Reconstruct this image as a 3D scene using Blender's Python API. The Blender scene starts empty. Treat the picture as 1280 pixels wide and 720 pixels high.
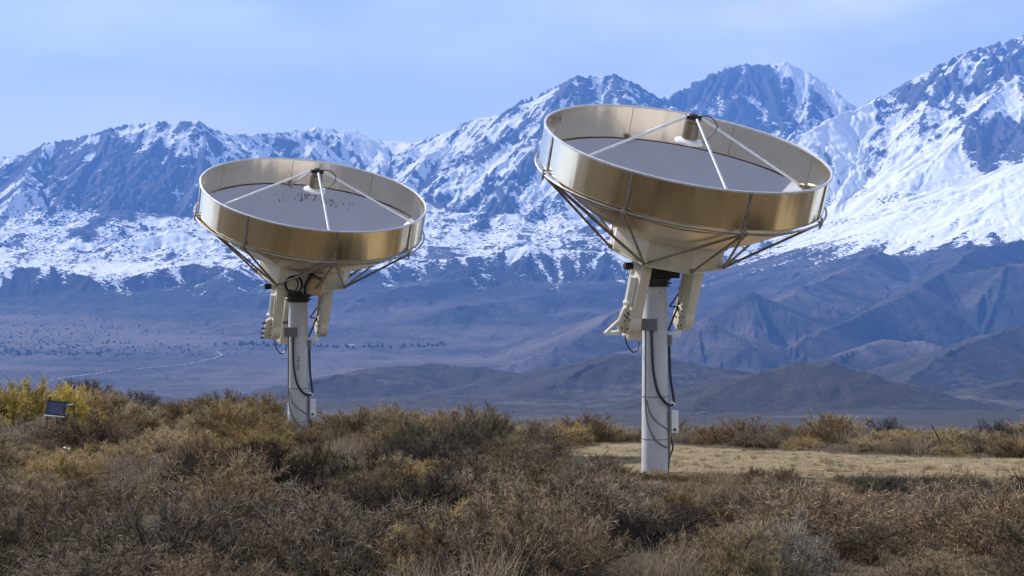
import bpy, math, random
import numpy as np
from mathutils import Vector, Matrix

# ------------------------------------------------------------------ camera, world, sun, exposure
scene = bpy.context.scene
COL = scene.collection
FPX, U0, V0, CAMZ = 2000.0, 640.0, 306.0, 3.7      # focal length in photo pixels, horizon row, eye height

cd = bpy.data.cameras.new("camera")
cam = bpy.data.objects.new("camera", cd)
COL.objects.link(cam)
cam.location = (0, 0, CAMZ)
cam.rotation_euler = (math.radians(90), 0, 0)
cd.sensor_width = 36.0
cd.lens = 36.0 * FPX / 1280.0
cd.shift_y = -(360.0 - V0) / 1280.0
cd.clip_start = 0.3
cd.clip_end = 90000.0
scene.camera = cam

SUN_DIR = Vector((-0.60, 0.47, 0.63)).normalized()   # from the scene towards the sun
SUN_EL = math.asin(SUN_DIR.z)
SUN_AZ = math.atan2(SUN_DIR.x, SUN_DIR.y)            # clockwise from +Y

world = bpy.data.worlds.new("World")
scene.world = world
world.use_nodes = True
nt = world.node_tree
nt.nodes.clear()
wo = nt.nodes.new("ShaderNodeOutputWorld")
wb = nt.nodes.new("ShaderNodeBackground")
sk = nt.nodes.new("ShaderNodeTexSky")
sk.sky_type = 'NISHITA'
sk.sun_disc = False
sk.sun_elevation = SUN_EL
sk.sun_rotation = SUN_AZ
sk.altitude = 2200
sk.air_density = 1.0
sk.dust_density = 0.6
sk.ozone_density = 2.6
# a few thin high veils of cloud in the sky
tc = nt.nodes.new("ShaderNodeTexCoord")
mp = nt.nodes.new("ShaderNodeMapping")
mp.inputs['Scale'].default_value = (1.3, 1.3, 5.0)
mp.inputs['Rotation'].default_value = (0.2, 0.5, 0.3)
nz = nt.nodes.new("ShaderNodeTexNoise")
nz.inputs['Scale'].default_value = 3.2
nz.inputs['Detail'].default_value = 5
nz.inputs['Roughness'].default_value = 0.5
cr = nt.nodes.new("ShaderNodeMapRange")
cr.inputs['From Min'].default_value = 0.36
cr.inputs['From Max'].default_value = 0.66
cr.inputs['To Min'].default_value = 0.06
cr.inputs['To Max'].default_value = 0.80
mx = nt.nodes.new("ShaderNodeMix")
mx.data_type = 'RGBA'
mx.inputs['B'].default_value = (8.6, 9.3, 10.8, 1)
nt.links.new(tc.outputs['Generated'], mp.inputs['Vector'])
nt.links.new(mp.outputs['Vector'], nz.inputs['Vector'])
nt.links.new(nz.outputs['Fac'], cr.inputs['Value'])
nt.links.new(cr.outputs['Result'], mx.inputs['Factor'])
nt.links.new(sk.outputs['Color'], mx.inputs['A'])
sxyz = nt.nodes.new("ShaderNodeSeparateXYZ")
nt.links.new(tc.outputs['Generated'], sxyz.inputs[0])
hz = nt.nodes.new("ShaderNodeMapRange")
hz.inputs['From Min'].default_value = 0.04; hz.inputs['From Max'].default_value = 0.24
hz.inputs['To Min'].default_value = 0.38; hz.inputs['To Max'].default_value = 0.0
hm = nt.nodes.new("ShaderNodeMix"); hm.data_type = 'RGBA'
hm.inputs['B'].default_value = (14.2, 14.8, 15.8, 1)
nt.links.new(sxyz.outputs['Z'], hz.inputs['Value'])
nt.links.new(hz.outputs['Result'], hm.inputs['Factor'])
nt.links.new(mx.outputs['Result'], hm.inputs['A'])
nt.links.new(hm.outputs['Result'], wb.inputs['Color'])
wb.inputs['Strength'].default_value = 0.088
nt.links.new(wb.outputs['Background'], wo.inputs['Surface'])

sl = bpy.data.lights.new("sun", 'SUN')
sl.energy = 4.8
sl.angle = math.radians(0.53)
sl.color = (1.0, 0.95, 0.87)
sun = bpy.data.objects.new("sun", sl)
sun.rotation_euler = (-SUN_DIR).to_track_quat('-Z', 'Y').to_euler()
sun.location = (-40, 20, 60)
COL.objects.link(sun)

scene.view_settings.view_transform = 'Standard'
scene.view_settings.look = 'None'
scene.view_settings.exposure = 0.52
scene.view_settings.gamma = 1.0
scene.view_settings.use_curve_mapping = False
scene.cycles.use_denoising = True
scene.cycles.max_bounces = 6
scene.cycles.diffuse_bounces = 2
scene.cycles.glossy_bounces = 3
scene.cycles.transmission_bounces = 3
scene.cycles.volume_bounces = 0
scene.cycles.use_adaptive_sampling = True
scene.cycles.adaptive_threshold = 0.015

HAZE_DENSITY = 5.3e-5
HAZE_COLOR = (0.13, 0.35, 1.0, 1)

# ------------------------------------------------------------------ helpers
def tag(o, label=None, cat=None, group=None, kind=None):
    if label: o['label'] = label
    if cat: o['category'] = cat
    if group: o['group'] = group
    if kind: o['kind'] = kind
    return o

def empty(name, loc):
    o = bpy.data.objects.new(name, None)
    o.location = loc
    o.empty_display_size = 0.3
    COL.objects.link(o)
    return o

def np_mesh(name, verts, faces, mat=None, smooth=False, attrs=None):
    """verts (n,3); faces: one int array (m,k) or list of such arrays"""
    me = bpy.data.meshes.new(name)
    verts = np.asarray(verts, dtype=np.float32)
    fl = faces if isinstance(faces, list) else [faces]
    loops = np.concatenate([f.ravel() for f in fl]).astype(np.int32)
    totals = np.concatenate([np.full(len(f), f.shape[1], dtype=np.int32) for f in fl])
    starts = np.concatenate([[0], np.cumsum(totals)[:-1]]).astype(np.int32)
    me.vertices.add(len(verts)); me.vertices.foreach_set('co', verts.ravel())
    me.loops.add(len(loops)); me.loops.foreach_set('vertex_index', loops)
    me.polygons.add(len(totals))
    me.polygons.foreach_set('loop_start', starts)
    me.polygons.foreach_set('loop_total', totals)
    if attrs:
        for k, v in attrs.items():
            a = me.attributes.new(k, 'FLOAT', 'POINT')
            a.data.foreach_set('value', np.asarray(v, dtype=np.float32).ravel())
    me.update(calc_edges=True)
    if smooth:
        me.polygons.foreach_set('use_smooth', np.ones(len(totals), dtype=bool))
    if mat: me.materials.append(mat)
    return me

def obj(name, me, parent=None, loc=None):
    o = bpy.data.objects.new(name, me)
    COL.objects.link(o)
    if parent is not None: o.parent = parent
    if loc is not None: o.location = loc
    return o

def sstep(a, b, x):
    t = np.clip((x - a) / (b - a), 0, 1)
    return t * t * (3 - 2 * t)

def _hash(ix, iy, seed):
    h = (ix.astype(np.int64) * 374761393 + iy.astype(np.int64) * 668265263 + seed * 974634777) & 0xffffffff
    h = ((h ^ (h >> 13)) * 1274126177) & 0xffffffff
    h = (h ^ (h >> 16)) & 0xffffffff
    return h

def hashf(ix, iy, seed):
    return (_hash(ix, iy, seed) & 0xffff).astype(np.float32) / 65535.0

def gnoise(x, y, seed=0):
    """2-D gradient noise, about -0.7..0.7"""
    ix = np.floor(x).astype(np.int64); iy = np.floor(y).astype(np.int64)
    fx = (x - ix).astype(np.float32); fy = (y - iy).astype(np.float32)
    ux = fx * fx * fx * (fx * (fx * 6 - 15) + 10); uy = fy * fy * fy * (fy * (fy * 6 - 15) + 10)
    def g(dx, dy):
        a = hashf(ix + dx, iy + dy, seed) * 6.2831853
        return np.cos(a) * (fx - dx) + np.sin(a) * (fy - dy)
    n0 = g(0, 0) * (1 - ux) + g(1, 0) * ux
    n1 = g(0, 1) * (1 - ux) + g(1, 1) * ux
    return n0 * (1 - uy) + n1 * uy

def fbm(x, y, octs=5, seed=0, gain=0.5, ridged=False):
    s = 0; a = 1.0; f = 1.0
    for o in range(octs):
        n = gnoise(x * f + 17.3 * o, y * f - 9.1 * o, seed + o)
        if ridged: n = 0.5 - np.abs(n) * 1.6
        s = s + a * n; a *= gain; f *= 2.03
    return s

# ------------------------------------------------------------------ node material helpers
def new_mat(name):
    m = bpy.data.materials.new(name)
    m.use_nodes = True
    m.node_tree.nodes.clear()
    out = m.node_tree.nodes.new("ShaderNodeOutputMaterial")
    return m, m.node_tree, out

class NT:
    def __init__(s, tree): s.t = tree
    def n(s, typ, **kw):
        nd = s.t.nodes.new(typ)
        for k, v in kw.items():
            if k.startswith('_'): setattr(nd, k[1:], v)
            else:
                key = k.replace('__', ' ')
                if isinstance(v, bpy.types.NodeSocket): s.t.links.new(v, nd.inputs[key])
                else: nd.inputs[key].default_value = v
        return nd
    def link(s, a, b): s.t.links.new(a, b)
    def noise(s, vec, scale, detail=3, rough=0.5, dist=0.0):
        nd = s.n("ShaderNodeTexNoise", Scale=scale, Detail=detail, Roughness=rough, Distortion=dist)
        if vec is not None: s.link(vec, nd.inputs['Vector'])
        return nd.outputs['Fac']
    def ramp(s, val, a, b, lo=0.0, hi=1.0, smooth=False):
        nd = s.n("ShaderNodeMapRange")
        if smooth: nd.interpolation_type = 'SMOOTHSTEP'
        s.link(val, nd.inputs['Value'])
        nd.inputs['From Min'].default_value = a; nd.inputs['From Max'].default_value = b
        nd.inputs['To Min'].default_value = lo; nd.inputs['To Max'].default_value = hi
        return nd.outputs['Result']
    def mix(s, fac, a, b, mode='MIX'):
        nd = s.n("ShaderNodeMix"); nd.data_type = 'RGBA'; nd.blend_type = mode
        for key, v in (('Factor', fac), ('A', a), ('B', b)):
            if isinstance(v, bpy.types.NodeSocket): s.link(v, nd.inputs[key])
            else: nd.inputs[key].default_value = v if not isinstance(v, tuple) or len(v) == 4 else (*v, 1)
        return nd.outputs['Result']
    def math(s, op, a, b=None, clamp=False):
        nd = s.n("ShaderNodeMath"); nd.operation = op; nd.use_clamp = clamp
        for i, v in enumerate((a, b)):
            if v is None: continue
            if isinstance(v, bpy.types.NodeSocket): s.link(v, nd.inputs[i])
            else: nd.inputs[i].default_value = v
        return nd.outputs[0]
    def attr(s, name):
        nd = s.n("ShaderNodeAttribute"); nd.attribute_name = name
        return nd.outputs['Fac']

def principled(T, out, color, rough=0.7, metal=0.0, bump=None, bstr=0.3, bdist=0.01, **kw):
    p = T.n("ShaderNodeBsdfPrincipled")
    for key, v in (('Base Color', color), ('Roughness', rough), ('Metallic', metal)):
        if isinstance(v, bpy.types.NodeSocket): T.link(v, p.inputs[key])
        else: p.inputs[key].default_value = v if not isinstance(v, tuple) or len(v) == 4 else (*v, 1)
    for k, v in kw.items(): p.inputs[k.replace('__', ' ')].default_value = v
    if bump is not None:
        b = T.n("ShaderNodeBump", Strength=bstr, Distance=bdist)
        T.link(bump, b.inputs['Height']); T.link(b.outputs['Normal'], p.inputs['Normal'])
    T.link(p.outputs[0], out.inputs['Surface'])
    return p

# ------------------------------------------------------------------ far terrain: valley, foothills, snow mountains
def P(u, v, D):
    """world point for a place D metres away that the survey photo shows at (u, v)"""
    return ((u - U0) / FPX * D, D, CAMZ + (V0 - v) / FPX * D)

NA = 1500
A = np.linspace(-0.47, 0.47, NA)
Y = np.concatenate([
    np.geomspace(46, 2400, 130)[:-1], np.linspace(2400, 6000, 270)[:-1],
    np.linspace(6000, 9000, 90)[:-1], np.linspace(9000, 12600, 170)[:-1],
    np.linspace(12600, 18200, 400)[:-1], np.linspace(18200, 20500, 60)])
NY = len(Y)
AA, YY = np.meshgrid(A, Y)
XX = AA * YY

# ridges: (points (u, v, D), side slope, concavity length)
K = 1000.0
RIDGES = [
 # main crests
 ([(-240,215,16.8),(-100,205,16.8),(0,197,16.8),(30,193,16.7),(60,180,16.6),(140,163,16.5),(160,157,16.5),(200,152,16.4),(250,151,16.4),(270,163,16.5),(292,168,16.8)], .78, 3800),
 ([(292,168,17.0),(350,167,17.4),(372,164,17.6)], .7, 4000),
 ([(372,164,18.3),(400,158,18.5),(425,165,18.5),(440,163,18.7),(462,176,18.9),(505,176,18.8),(520,178,18.4),(545,172,18.0)], .6, 4000),
 ([(545,172,17.9),(580,155,17.6),(600,148,17.4),(640,144,17.2),(660,128,17.1),(690,112,17.0),(720,97,16.9),(745,96,16.9),(765,93,16.9),(790,102,17.0),(815,122,17.2),(840,150,17.5)], .80, 4200),
 ([(800,135,18.9),(828,124,19.0),(850,113,19.0),(880,97,19.1),(905,84,19.1),(930,79,19.1),(975,77,19.1),(1000,88,19.0),(1030,105,18.9),(1060,128,18.8),(1090,140,18.8)], .85, 4200),
 ([(940,215,13.9),(960,200,14.0),(1000,174,14.4),(1040,150,14.8),(1075,132,15.1),(1100,125,15.2),(1130,103,15.4),(1170,82,15.5),(1210,65,15.5),(1250,52,15.5),(1285,44,15.5),(1400,35,15.5),(1600,70,15.5)], .72, 4500),
 # left massif spurs
 ([(60,180,16.6),(40,215,15.9),(10,255,15.0),(-20,300,14.0)], .75, 3000),
 ([(140,163,16.5),(110,205,15.9),(70,255,15.1),(40,300,14.0)], .80, 3000),
 ([(200,152,16.4),(180,195,15.9),(150,235,15.4),(130,270,14.8)], .85, 2500),
 ([(250,151,16.4),(262,190,15.9),(250,225,15.4),(235,262,14.9)], .85, 2500),
 ([(292,168,16.9),(330,200,16.3),(320,235,15.7),(310,270,15.0)], .75, 2500),
 ([(372,164,17.8),(390,195,16.9),(400,230,16.1),(380,270,15.3)], .7, 2500),
 ([(120,318,12.9),(160,303,13.1),(215,291,13.4),(270,303,13.2),(320,325,12.9)], .42, 2500),
 ([(-120,300,13.2),(-40,292,13.4),(30,296,13.5),(100,290,13.6),(170,283,14.0)], .42, 2500),
 # centre
 ([(462,178,18.9),(480,200,17.8),(470,235,16.6),(450,270,15.6)], .7, 2500),
 ([(580,155,17.6),(535,195,16.9),(500,235,16.1),(480,280,15.2),(470,310,14.3)], .78, 2500),
 ([(640,144,17.2),(610,180,16.7),(585,222,16.0),(560,262,15.2),(545,305,14.0)], .80, 2500),
 ([(690,112,17.0),(668,165,16.5),(640,215,15.8),(615,262,15.0),(600,305,13.9)], .82, 2500),
 ([(735,95,16.9),(722,150,16.5),(705,205,15.8),(670,260,14.9),(650,300,13.9)], .82, 2500),
 ([(765,93,16.9),(775,150,16.5),(760,205,15.8),(740,260,14.9),(735,300,13.9)], .82, 2500),
 ([(800,112,17.0),(830,170,16.3),(820,230,15.4),(815,290,14.2)], .8, 2500),
 ([(700,302,13.1),(760,292,13.3),(830,300,13.4),(900,295,13.4)], .42, 2500),
 # back right peak
 ([(905,84,19.1),(880,130,18.5),(850,170,17.8)], .85, 2500),
 ([(960,78,19.1),(940,125,18.6),(930,165,18.0),(940,205,17.2)], .85, 2500),
 ([(1005,90,19.0),(1010,135,18.4),(990,175,17.6)], .8, 2500),
 # right massif
 ([(1130,103,15.4),(1108,140,15.0),(1080,175,14.6),(1065,215,14.0),(1040,262,13.3)], .60, 3000),
 ([(1190,73,15.5),(1180,115,15.1),(1160,150,14.8)], .85, 2500),
 ([(1285,44,15.5),(1262,95,14.9),(1236,130,14.3),(1205,160,13.9),(1170,200,13.5),(1150,240,13.1)], .62, 3000),
 ([(1236,130,14.3),(1250,175,13.8),(1262,215,13.3),(1240,250,12.9)], .58, 3000),
 ([(1340,190,13.2),(1280,205,13.1),(1210,228,12.9),(1140,255,12.7),(1070,283,12.4)], .34, 3000),
 ([(1340,260,12.3),(1280,262,12.4),(1200,275,12.4),(1130,284,12.4)], .30, 3000),
 # dark foothill crests, below the snow
 ([(-120,338,11.0),(0,335,11.2),(60,333,11.3),(110,346,11.2),(160,346,11.3),(200,337,11.5),(245,331,11.7),(300,334,11.7),(360,338,11.7)], .38, 2500),
 ([(330,372,10.6),(300,362,10.9),(280,345,11.3),(300,336,11.6)], .30, 2500),
 ([(400,352,11.4),(470,336,11.7),(520,327,11.9),(570,322,11.9),(613,320,12.0),(640,311,12.1),(662,307,12.1),(700,312,12.1),(760,315,12.0),(830,312,12.0)], .36, 2500),
 ([(560,385,10.0),(640,375,10.4),(700,366,10.7),(777,356,11.0),(850,350,11.2)], .24, 2500),
 ([(450,375,10.4),(500,360,10.8),(560,352,11.2),(620,340,11.6)], .26, 2500),
 ([(900,308,12.0),(960,302,12.2),(1040,291,12.3),(1100,300,12.2),(1160,298,12.2),(1220,304,12.1)], .34, 2500),
 ([(1010,330,11.2),(1060,322,11.6),(1110,312,11.9)], .3, 2500),
 ([(1500,285,10.6),(1400,290,10.4),(1282,300,10.0),(1218,312,9.5),(1182,340,8.9),(1130,366,8.4),(1082,391,8.0),(1055,402,7.8),(1010,420,7.5)], .40, 2500),
 ([(1420,318,8.9),(1280,328,8.7),(1259,331,8.7),(1182,343,8.85)], .42, 2500),
 ([(880,400,8.3),(915,380,8.5),(940,366,8.6),(965,378,8.6),(1000,398,8.4)], .30, 1500),
 ([(960,385,8.8),(1000,362,9.2),(1040,345,9.7),(1075,330,10.2),(1100,315,10.8)], .28, 2500),
 ([(845,428,7.4),(872,408,7.5),(885,405,7.5),(910,418,7.4),(940,432,7.2)], .28, 1500),
 ([(1050,445,6.6),(1085,431,6.8),(1110,425,6.9),(1150,426,6.9),(1180,434,6.8)], .26, 1800),
 ([(690,440,7.4),(730,418,7.8),(765,394,8.2),(785,382,8.4),(820,392,8.4),(860,402,8.3)], .28, 2000),
 # near dark hills
 ([(1500,385,5.9),(1380,392,5.8),(1280,407,5.6),(1214,431,5.3),(1170,451,5.0),(1130,478,4.7),(1105,498,4.5)], .24, 2500),
 ([(820,530,3.1),(864,509,3.1),(905,490,3.15),(952,470,3.2),(997,458,3.25),(1041,459,3.25),(1098,476,3.2),(1138,500,3.15),(1178,538,3.1)], .25, 1500),
 ([(600,512,3.8),(650,498,3.9),(700,483,4.1),(745,460,4.3),(775,446,4.4),(810,448,4.4),(860,464,4.4),(900,482,4.3)], .22, 1800),
 ([(360,486,4.4),(420,472,4.6),(480,463,4.8),(540,458,5.0),(600,462,4.9),(650,470,4.8)], .22, 2500),
 ([(1400,466,4.2),(1300,474,4.0),(1240,488,3.8),(1180,510,3.5)], .22, 2000),
]

def seg_field(px, py, pts):
    best_d = np.full(px.shape, 1e9); best_z = np.zeros(px.shape)
    for (x0, y0, z0), (x1, y1, z1) in zip(pts[:-1], pts[1:]):
        dx, dy = x1 - x0, y1 - y0
        t = np.clip(((px - x0) * dx + (py - y0) * dy) / (dx * dx + dy * dy), 0, 1)
        d = np.hypot(px - x0 - t * dx, py - y0 - t * dy)
        z = z0 + t * (z1 - z0)
        yield d, z

def smax(a, b, k):
    h = np.clip(0.5 + 0.5 * (a - b) / k, 0, 1)
    return b * (1 - h) + a * h + k * h * (1 - h)

# base profile: hill slope, valley, alluvial fans, mountain floor
by = [40, 60, 120, 400, 1000, 2000, 3000, 4200, 5200, 6200, 7000, 8000, 9200, 10200, 11300, 12500, 14000, 17000, 20600]
bz = [-1.1, -3.2, -16, -62, -130, -215, -310, -400, -520, -590, -602, -590, -540, -440, -300, -150, 120, 640, 1000]
H = np.interp(YY, by, bz)
H = H + np.where(YY > 300, 1, 0) * np.clip((YY - 300) / 2500, 0, 1) * 18 * fbm(XX / 900, YY / 900, 4, 5)
wx = fbm(XX / 620, YY / 620, 4, 21) ; wy = fbm(XX / 620, YY / 620, 4, 47)
wamp = 25 + 75 * sstep(11800, 14500, YY)
PX = XX + wx * wamp; PY = YY + wy * wamp
mont = sstep(11900, 13600, YY)
RDG = np.full(H.shape, 1e4)
for pts, s, L in RIDGES:
    w = [P(u, v, d * K) for u, v, d in pts]
    xs = [p[0] for p in w]; ys = [p[1] for p in w]
    rad = 4200
    j = np.where((Y > min(ys) - rad) & (Y < max(ys) + rad))[0]
    if not len(j): continue
    sl_ = slice(j[0], j[-1] + 1)
    px, py, h = PX[sl_], PY[sl_], H[sl_]
    for d, z in seg_field(px, py, w):
        drop = s * (1.5 if 5300 < max(ys) < 12450 else 1.1 if max(ys) < 5300 else 1.0) * d * (1 - 0.38 * d / (d + L))
        near_ = np.where(z - drop > h - 30, d, 1e4)
        RDG[sl_] = np.minimum(RDG[sl_], near_)
        h = smax(z - drop, h, 22.0)
    H[sl_] = h

def grads(H):
    ha = np.gradient(H, A, axis=1); hy = np.gradient(H, Y, axis=0)
    gx = ha / YY
    return gx, hy - AA * gx

# gullies that run down the slopes
gx, gy = grads(H)
def gullies(H, gx, gy, L0, amp, octs, seed, mask):
    global GS
    GS = np.zeros(H.shape, np.float32)
    L = L0
    for o in range(octs):
        sx, sy = gx, gy
        m = np.hypot(sx, sy) + 1e-6
        tx, ty = -sy / m, sx / m
        fx_, fy_ = XX / L, YY / L
        ix = np.floor(fx_); iy = np.floor(fy_)
        hs = np.zeros(H.shape, np.float32); ds = np.zeros(H.shape, np.float32); ws = np.zeros(H.shape, np.float32)
        for dx in (-1, 0, 1):
            for dy in (-1, 0, 1):
                cx = ix + dx; cy = iy + dy
                ddx = fx_ - cx - hashf(cx, cy, seed + o); ddy = fy_ - cy - hashf(cx, cy, seed + 31 + o)
                w = np.exp(-2.2 * (ddx * ddx + ddy * ddy)).astype(np.float32)
                ph = (ddx * tx + ddy * ty) * 6.2831853 * 1.25
                hs += np.cos(ph) * w; ds -= np.sin(ph) * w; ws += w
        hs /= ws; ds /= ws
        k = mask * amp * np.clip(m / 0.42, 0, 1.0) * np.clip(1.7 - m, 0.3, 1)
        H = H + k * hs
        gx = gx + k * ds * tx * 6.2831853 * 1.25 / L
        gy = gy + k * ds * ty * 6.2831853 * 1.25 / L
        if o < 4: GS = GS + hs * (0.55, 0.9, 0.8, 0.5)[o]
        L *= 0.5; amp *= 0.47
    return H, gx, gy
nearfoot = sstep(2300, 3200, YY) * (1 - mont)
gm = mont * 1.0 + nearfoot * 0.30
gm = gm * (1 - 0.62 * sstep(960, 1060, U0 + AA * FPX) * sstep(14100, 13200, YY) * mont)
gm = gm * (0.38 + 0.62 * sstep(0, 330, RDG))
H, gx, gy = gullies(H, gx, gy, 1250.0, 84.0, 5, 100, gm)
GS_keep = GS
jn = int(np.searchsorted(Y, 2300)); jx = int(np.searchsorted(Y, 13200))
_XX, _YY = XX, YY
XX, YY = XX[jn:jx], YY[jn:jx]
H[jn:jx], gx[jn:jx], gy[jn:jx] = gullies(H[jn:jx], gx[jn:jx], gy[jn:jx], 480.0, 15.0, 3, 900, (nearfoot * (0.4 + 0.6 * sstep(0, 200, RDG)))[jn:jx])
XX, YY = _XX, _YY
GS = GS_keep
slope0 = np.hypot(gx, gy)
rough = fbm(XX / 300, YY / 300, 4, 61, 0.5, ridged=True)
H = H + (mont * 10 * np.clip(slope0 / 0.7, 0.12, 1) * (0.45 + 0.55 * sstep(0, 300, RDG)) + nearfoot * 4) * rough
H = H + nearfoot * 5 * fbm(XX / 120, YY / 120, 3, 77) + sstep(2300, 2900, YY) * sstep(6000, 4800, YY) * 4.0 * fbm(XX / 70, YY / 70, 2, 91, ridged=True)
apron = sstep(12300, 12900, YY) * sstep(15300, 14200, YY) * sstep(1000, 820, U0 + AA * FPX)
H = H + apron * (38 * fbm(XX / 520, YY / 520, 3, 611, 0.5, ridged=True) + 12 * fbm(XX / 150, YY / 150, 2, 631))
gx, gy = grads(H)
SL = np.hypot(gx, gy)
SLS = SL.copy()
for _ in range(2):
    SLS[1:-1, 1:-1] = (SLS[:-2, 1:-1] + SLS[2:, 1:-1] + SLS[1:-1, :-2] + SLS[1:-1, 2:] + SLS[1:-1, 1:-1]) / 5

# where snow lies: gentle ground and high shelves keep it, steep rock sheds it, low ground is bare
n1 = fbm(XX / 700, YY / 700, 4, 201); n2 = fbm(XX / 90, YY / 90, 4, 231)
aspect = -(gx * 0.75 - gy * 0.65) / (SL + 1e-6)       # wind-loaded side holds more snow
BIAS = [  # (u, D km, ru px, rD km, amount)
 (150, 15.9, 170, 1.3, -0.62), (330, 16.6, 80, 1.0, -0.15), (215, 13.4, 140, 0.9, 0.25), (20, 14.2, 60, 1.2, 0.2),
 (930, 19.0, 90, 1.2, -0.40), (1020, 18.9, 30, 0.35, 0.65), (1230, 15.3, 90, 0.8, -0.30), (1130, 13.3, 200, 1.5, 0.50),
 (1240, 13.9, 40, 0.45, -0.5), (1075, 14.3, 70, 1.0, 0.35), (690, 15.9, 120, 1.5, -0.12), (770, 16.6, 80, 1.0, -0.18), (490, 18.3, 100, 1.0, 0.35), (600, 14.3, 150, 0.7, 0.15), (250, 16.7, 40, 0.5, -0.1)]
UU = U0 + AA * FPX
bias = np.zeros(H.shape)
for u, D, ru, rD, am in BIAS:
    bias += am * np.exp(-((UU - u) / ru) ** 2 - ((YY / K - D) / rD) ** 2)
CHUTES = [  # snow chutes and bare ribs, followed over the surface: (points seen at (u, v)), half width m, amount
 ([(185,166),(215,178),(250,192),(285,205)], 120, 1.5), ([(302,182),(288,195),(272,206)], 110, 1.3), ([(95,190),(70,215),(45,250)], 95, 1.0),
 ([(20,245),(5,262)], 150, 1.0), ([(60,192),(28,224),(2,246)], 60, 1.4), ([(112,196),(62,238),(22,278)], 60, 1.4), ([(140,196),(100,240),(74,272)], 45, 1.2), ([(212,196),(196,214)], 30, 1.2), ([(262,222),(252,250)], 30, 1.0),
 ([(330,190),(318,212)], 50, 1.0), ([(130,268),(108,304)], 90, -1.3), ([(220,262),(190,270),(150,268)], 150, -1.6), ([(262,258),(250,275)], 120, -1.2), ([(40,262),(20,300)], 80, -1.1), ([(560,262),(546,300)], 70, -1.4), ([(616,262),(602,300)], 70, -1.4), ([(668,258),(652,296)], 80, -1.4), ([(742,258),(735,296)], 80, -1.3), ([(500,250),(478,300)], 80, -1.3),
 ([(110,176),(150,166),(185,159)], 60, 0.9), ([(640,152),(600,172),(560,192),(520,203)], 80, 1.3),
 ([(395,185),(450,190),(505,195),(545,182)], 200, 1.4), ([(655,192),(625,203),(598,218)], 70, 1.2), ([(690,215),(660,250),(640,292)], 85, 1.0),
 ([(575,212),(545,240),(520,262)], 75, 1.0), ([(620,225),(600,255),(575,285)], 70, 1.0), ([(745,170),(730,215),(720,262)], 80, 0.9), ([(700,130),(690,160),(672,185)], 60, 1.0),
 ([(985,90),(1010,100),(1040,117),(1060,131)], 120, 2.0), ([(930,122),(945,132)], 60, 1.5), ([(955,140),(948,158)], 50, 1.2),
 ([(1075,138),(1050,153),(1020,175)], 200, 1.3), ([(1186,86),(1170,108),(1155,134)], 42, 2.2), ([(1208,80),(1192,108),(1178,136)], 42, 2.2),
 ([(1226,72),(1212,100),(1198,128)], 36, 2.0), ([(1252,74),(1234,100),(1216,128)], 50, 2.2), ([(1272,90),(1258,115)], 40, 1.6),
 ([(1110,125),(1135,140),(1160,140),(1230,128),(1275,140)], 130, 1.0),
 ([(1140,120),(1200,105),(1270,80)], 360, -2.0), ([(1250,150),(1245,185),(1228,205)], 200, -2.2), ([(1275,165),(1270,200)], 120, -1.2), ([(1100,180),(1090,212)], 150, -1.0),
 ([(1080,205),(1130,215),(1170,235)], 330, 0.9), ([(1030,235),(1090,260),(1180,265)], 350, 1.2),
 ([(60,215),(110,215),(170,225),(235,225)], 560, -1.5), ([(350,185),(370,215)], 300, -0.5),
 ([(860,115),(900,100),(940,100),(960,140),(930,160)], 420, -1.3), ([(740,115),(775,115),(790,140)], 240, -0.5)]
VS = V0 + (CAMZ - H) / YY * FPX
def _hit(u, v, ymin):
    i = int(round(((u - U0) / FPX - A[0]) / (A[1] - A[0])))
    ok = np.where((VS[:, i] <= v) & (Y > ymin))[0]
    y = float(Y[ok[0]]) if len(ok) else float(Y[np.argmin(VS[:, i])])
    return ((u - U0) / FPX * y, y, 0.0)
chute = np.zeros(H.shape)
jm = int(np.searchsorted(Y, 11500))
qx = XX[jm:] + 60 * fbm(XX[jm:] / 250, YY[jm:] / 250, 3, 411); qy = YY[jm:] + 60 * fbm(XX[jm:] / 250, YY[jm:] / 250, 3, 431)
for pts, hw, am in CHUTES:
    w = [_hit(u, v, 11800) for u, v in pts]
    dm = np.full(qx.shape, 1e9)
    for d, z in seg_field(qx, qy, w): dm = np.minimum(dm, d)
    chute[jm:] += am * np.exp(-(dm / hw) ** 2)
line = -135 + 60 * n1 + 30 * n2 + 60 * sstep(380, 600, UU) + 110 * sstep(820, 1060, UU)
line = line + 120 * np.exp(-((UU - 215) / 260) ** 2) * 0
alt = (H - line) / 120.0
SNOW = np.clip(alt, -3, 1.0) + (0.72 - SLS) * 1.9 - 1.0 * GS * np.clip(SLS / 0.4, 0.1, 1) + chute + 0.55 * aspect * 0.6 + bias * 1.0 + 0.32 * n2 + 0.35 * n1 - apron * (0.35 + 2.0 * np.clip(fbm(XX / 380, YY / 260, 4, 651), -0.3, 0.5)) - 0.45 - 6 * sstep(11000, 10600, YY)
# valley tone: pale fans and dark scrub patches
stre = fbm(XX / 1400, YY / 420, 5, 301)
TONE = 0.5 + 0.9 * stre + 0.35 * fbm(XX / 160, YY / 160, 3, 331)
TONE += 0.80 * np.exp(-((UU - 90) / 170) ** 2 - ((YY - 9500) / 700) ** 2) - 0.3 * np.exp(-((UU - 170) / 130) ** 2 - ((YY - 8700) / 250) ** 2)
TONE += 0.35 * np.exp(-((UU - 800) / 160) ** 2 - ((YY - 7600) / 900) ** 2)
TONE -= 0.50 * sstep(6800, 4600, YY) + 0.10
TONE -= 0.55 * np.exp(-((UU - 170) / 220) ** 2 - ((YY - 11000) / 800) ** 2) + 0.30 * np.exp(-((UU - 620) / 180) ** 2 - ((YY - 11500) / 700) ** 2)
TONE -= 0.8 * (SL - 0.15) * (YY > 2000)
vline = 24 * np.abs(gnoise(XX / 900, YY / 260, 400))
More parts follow.
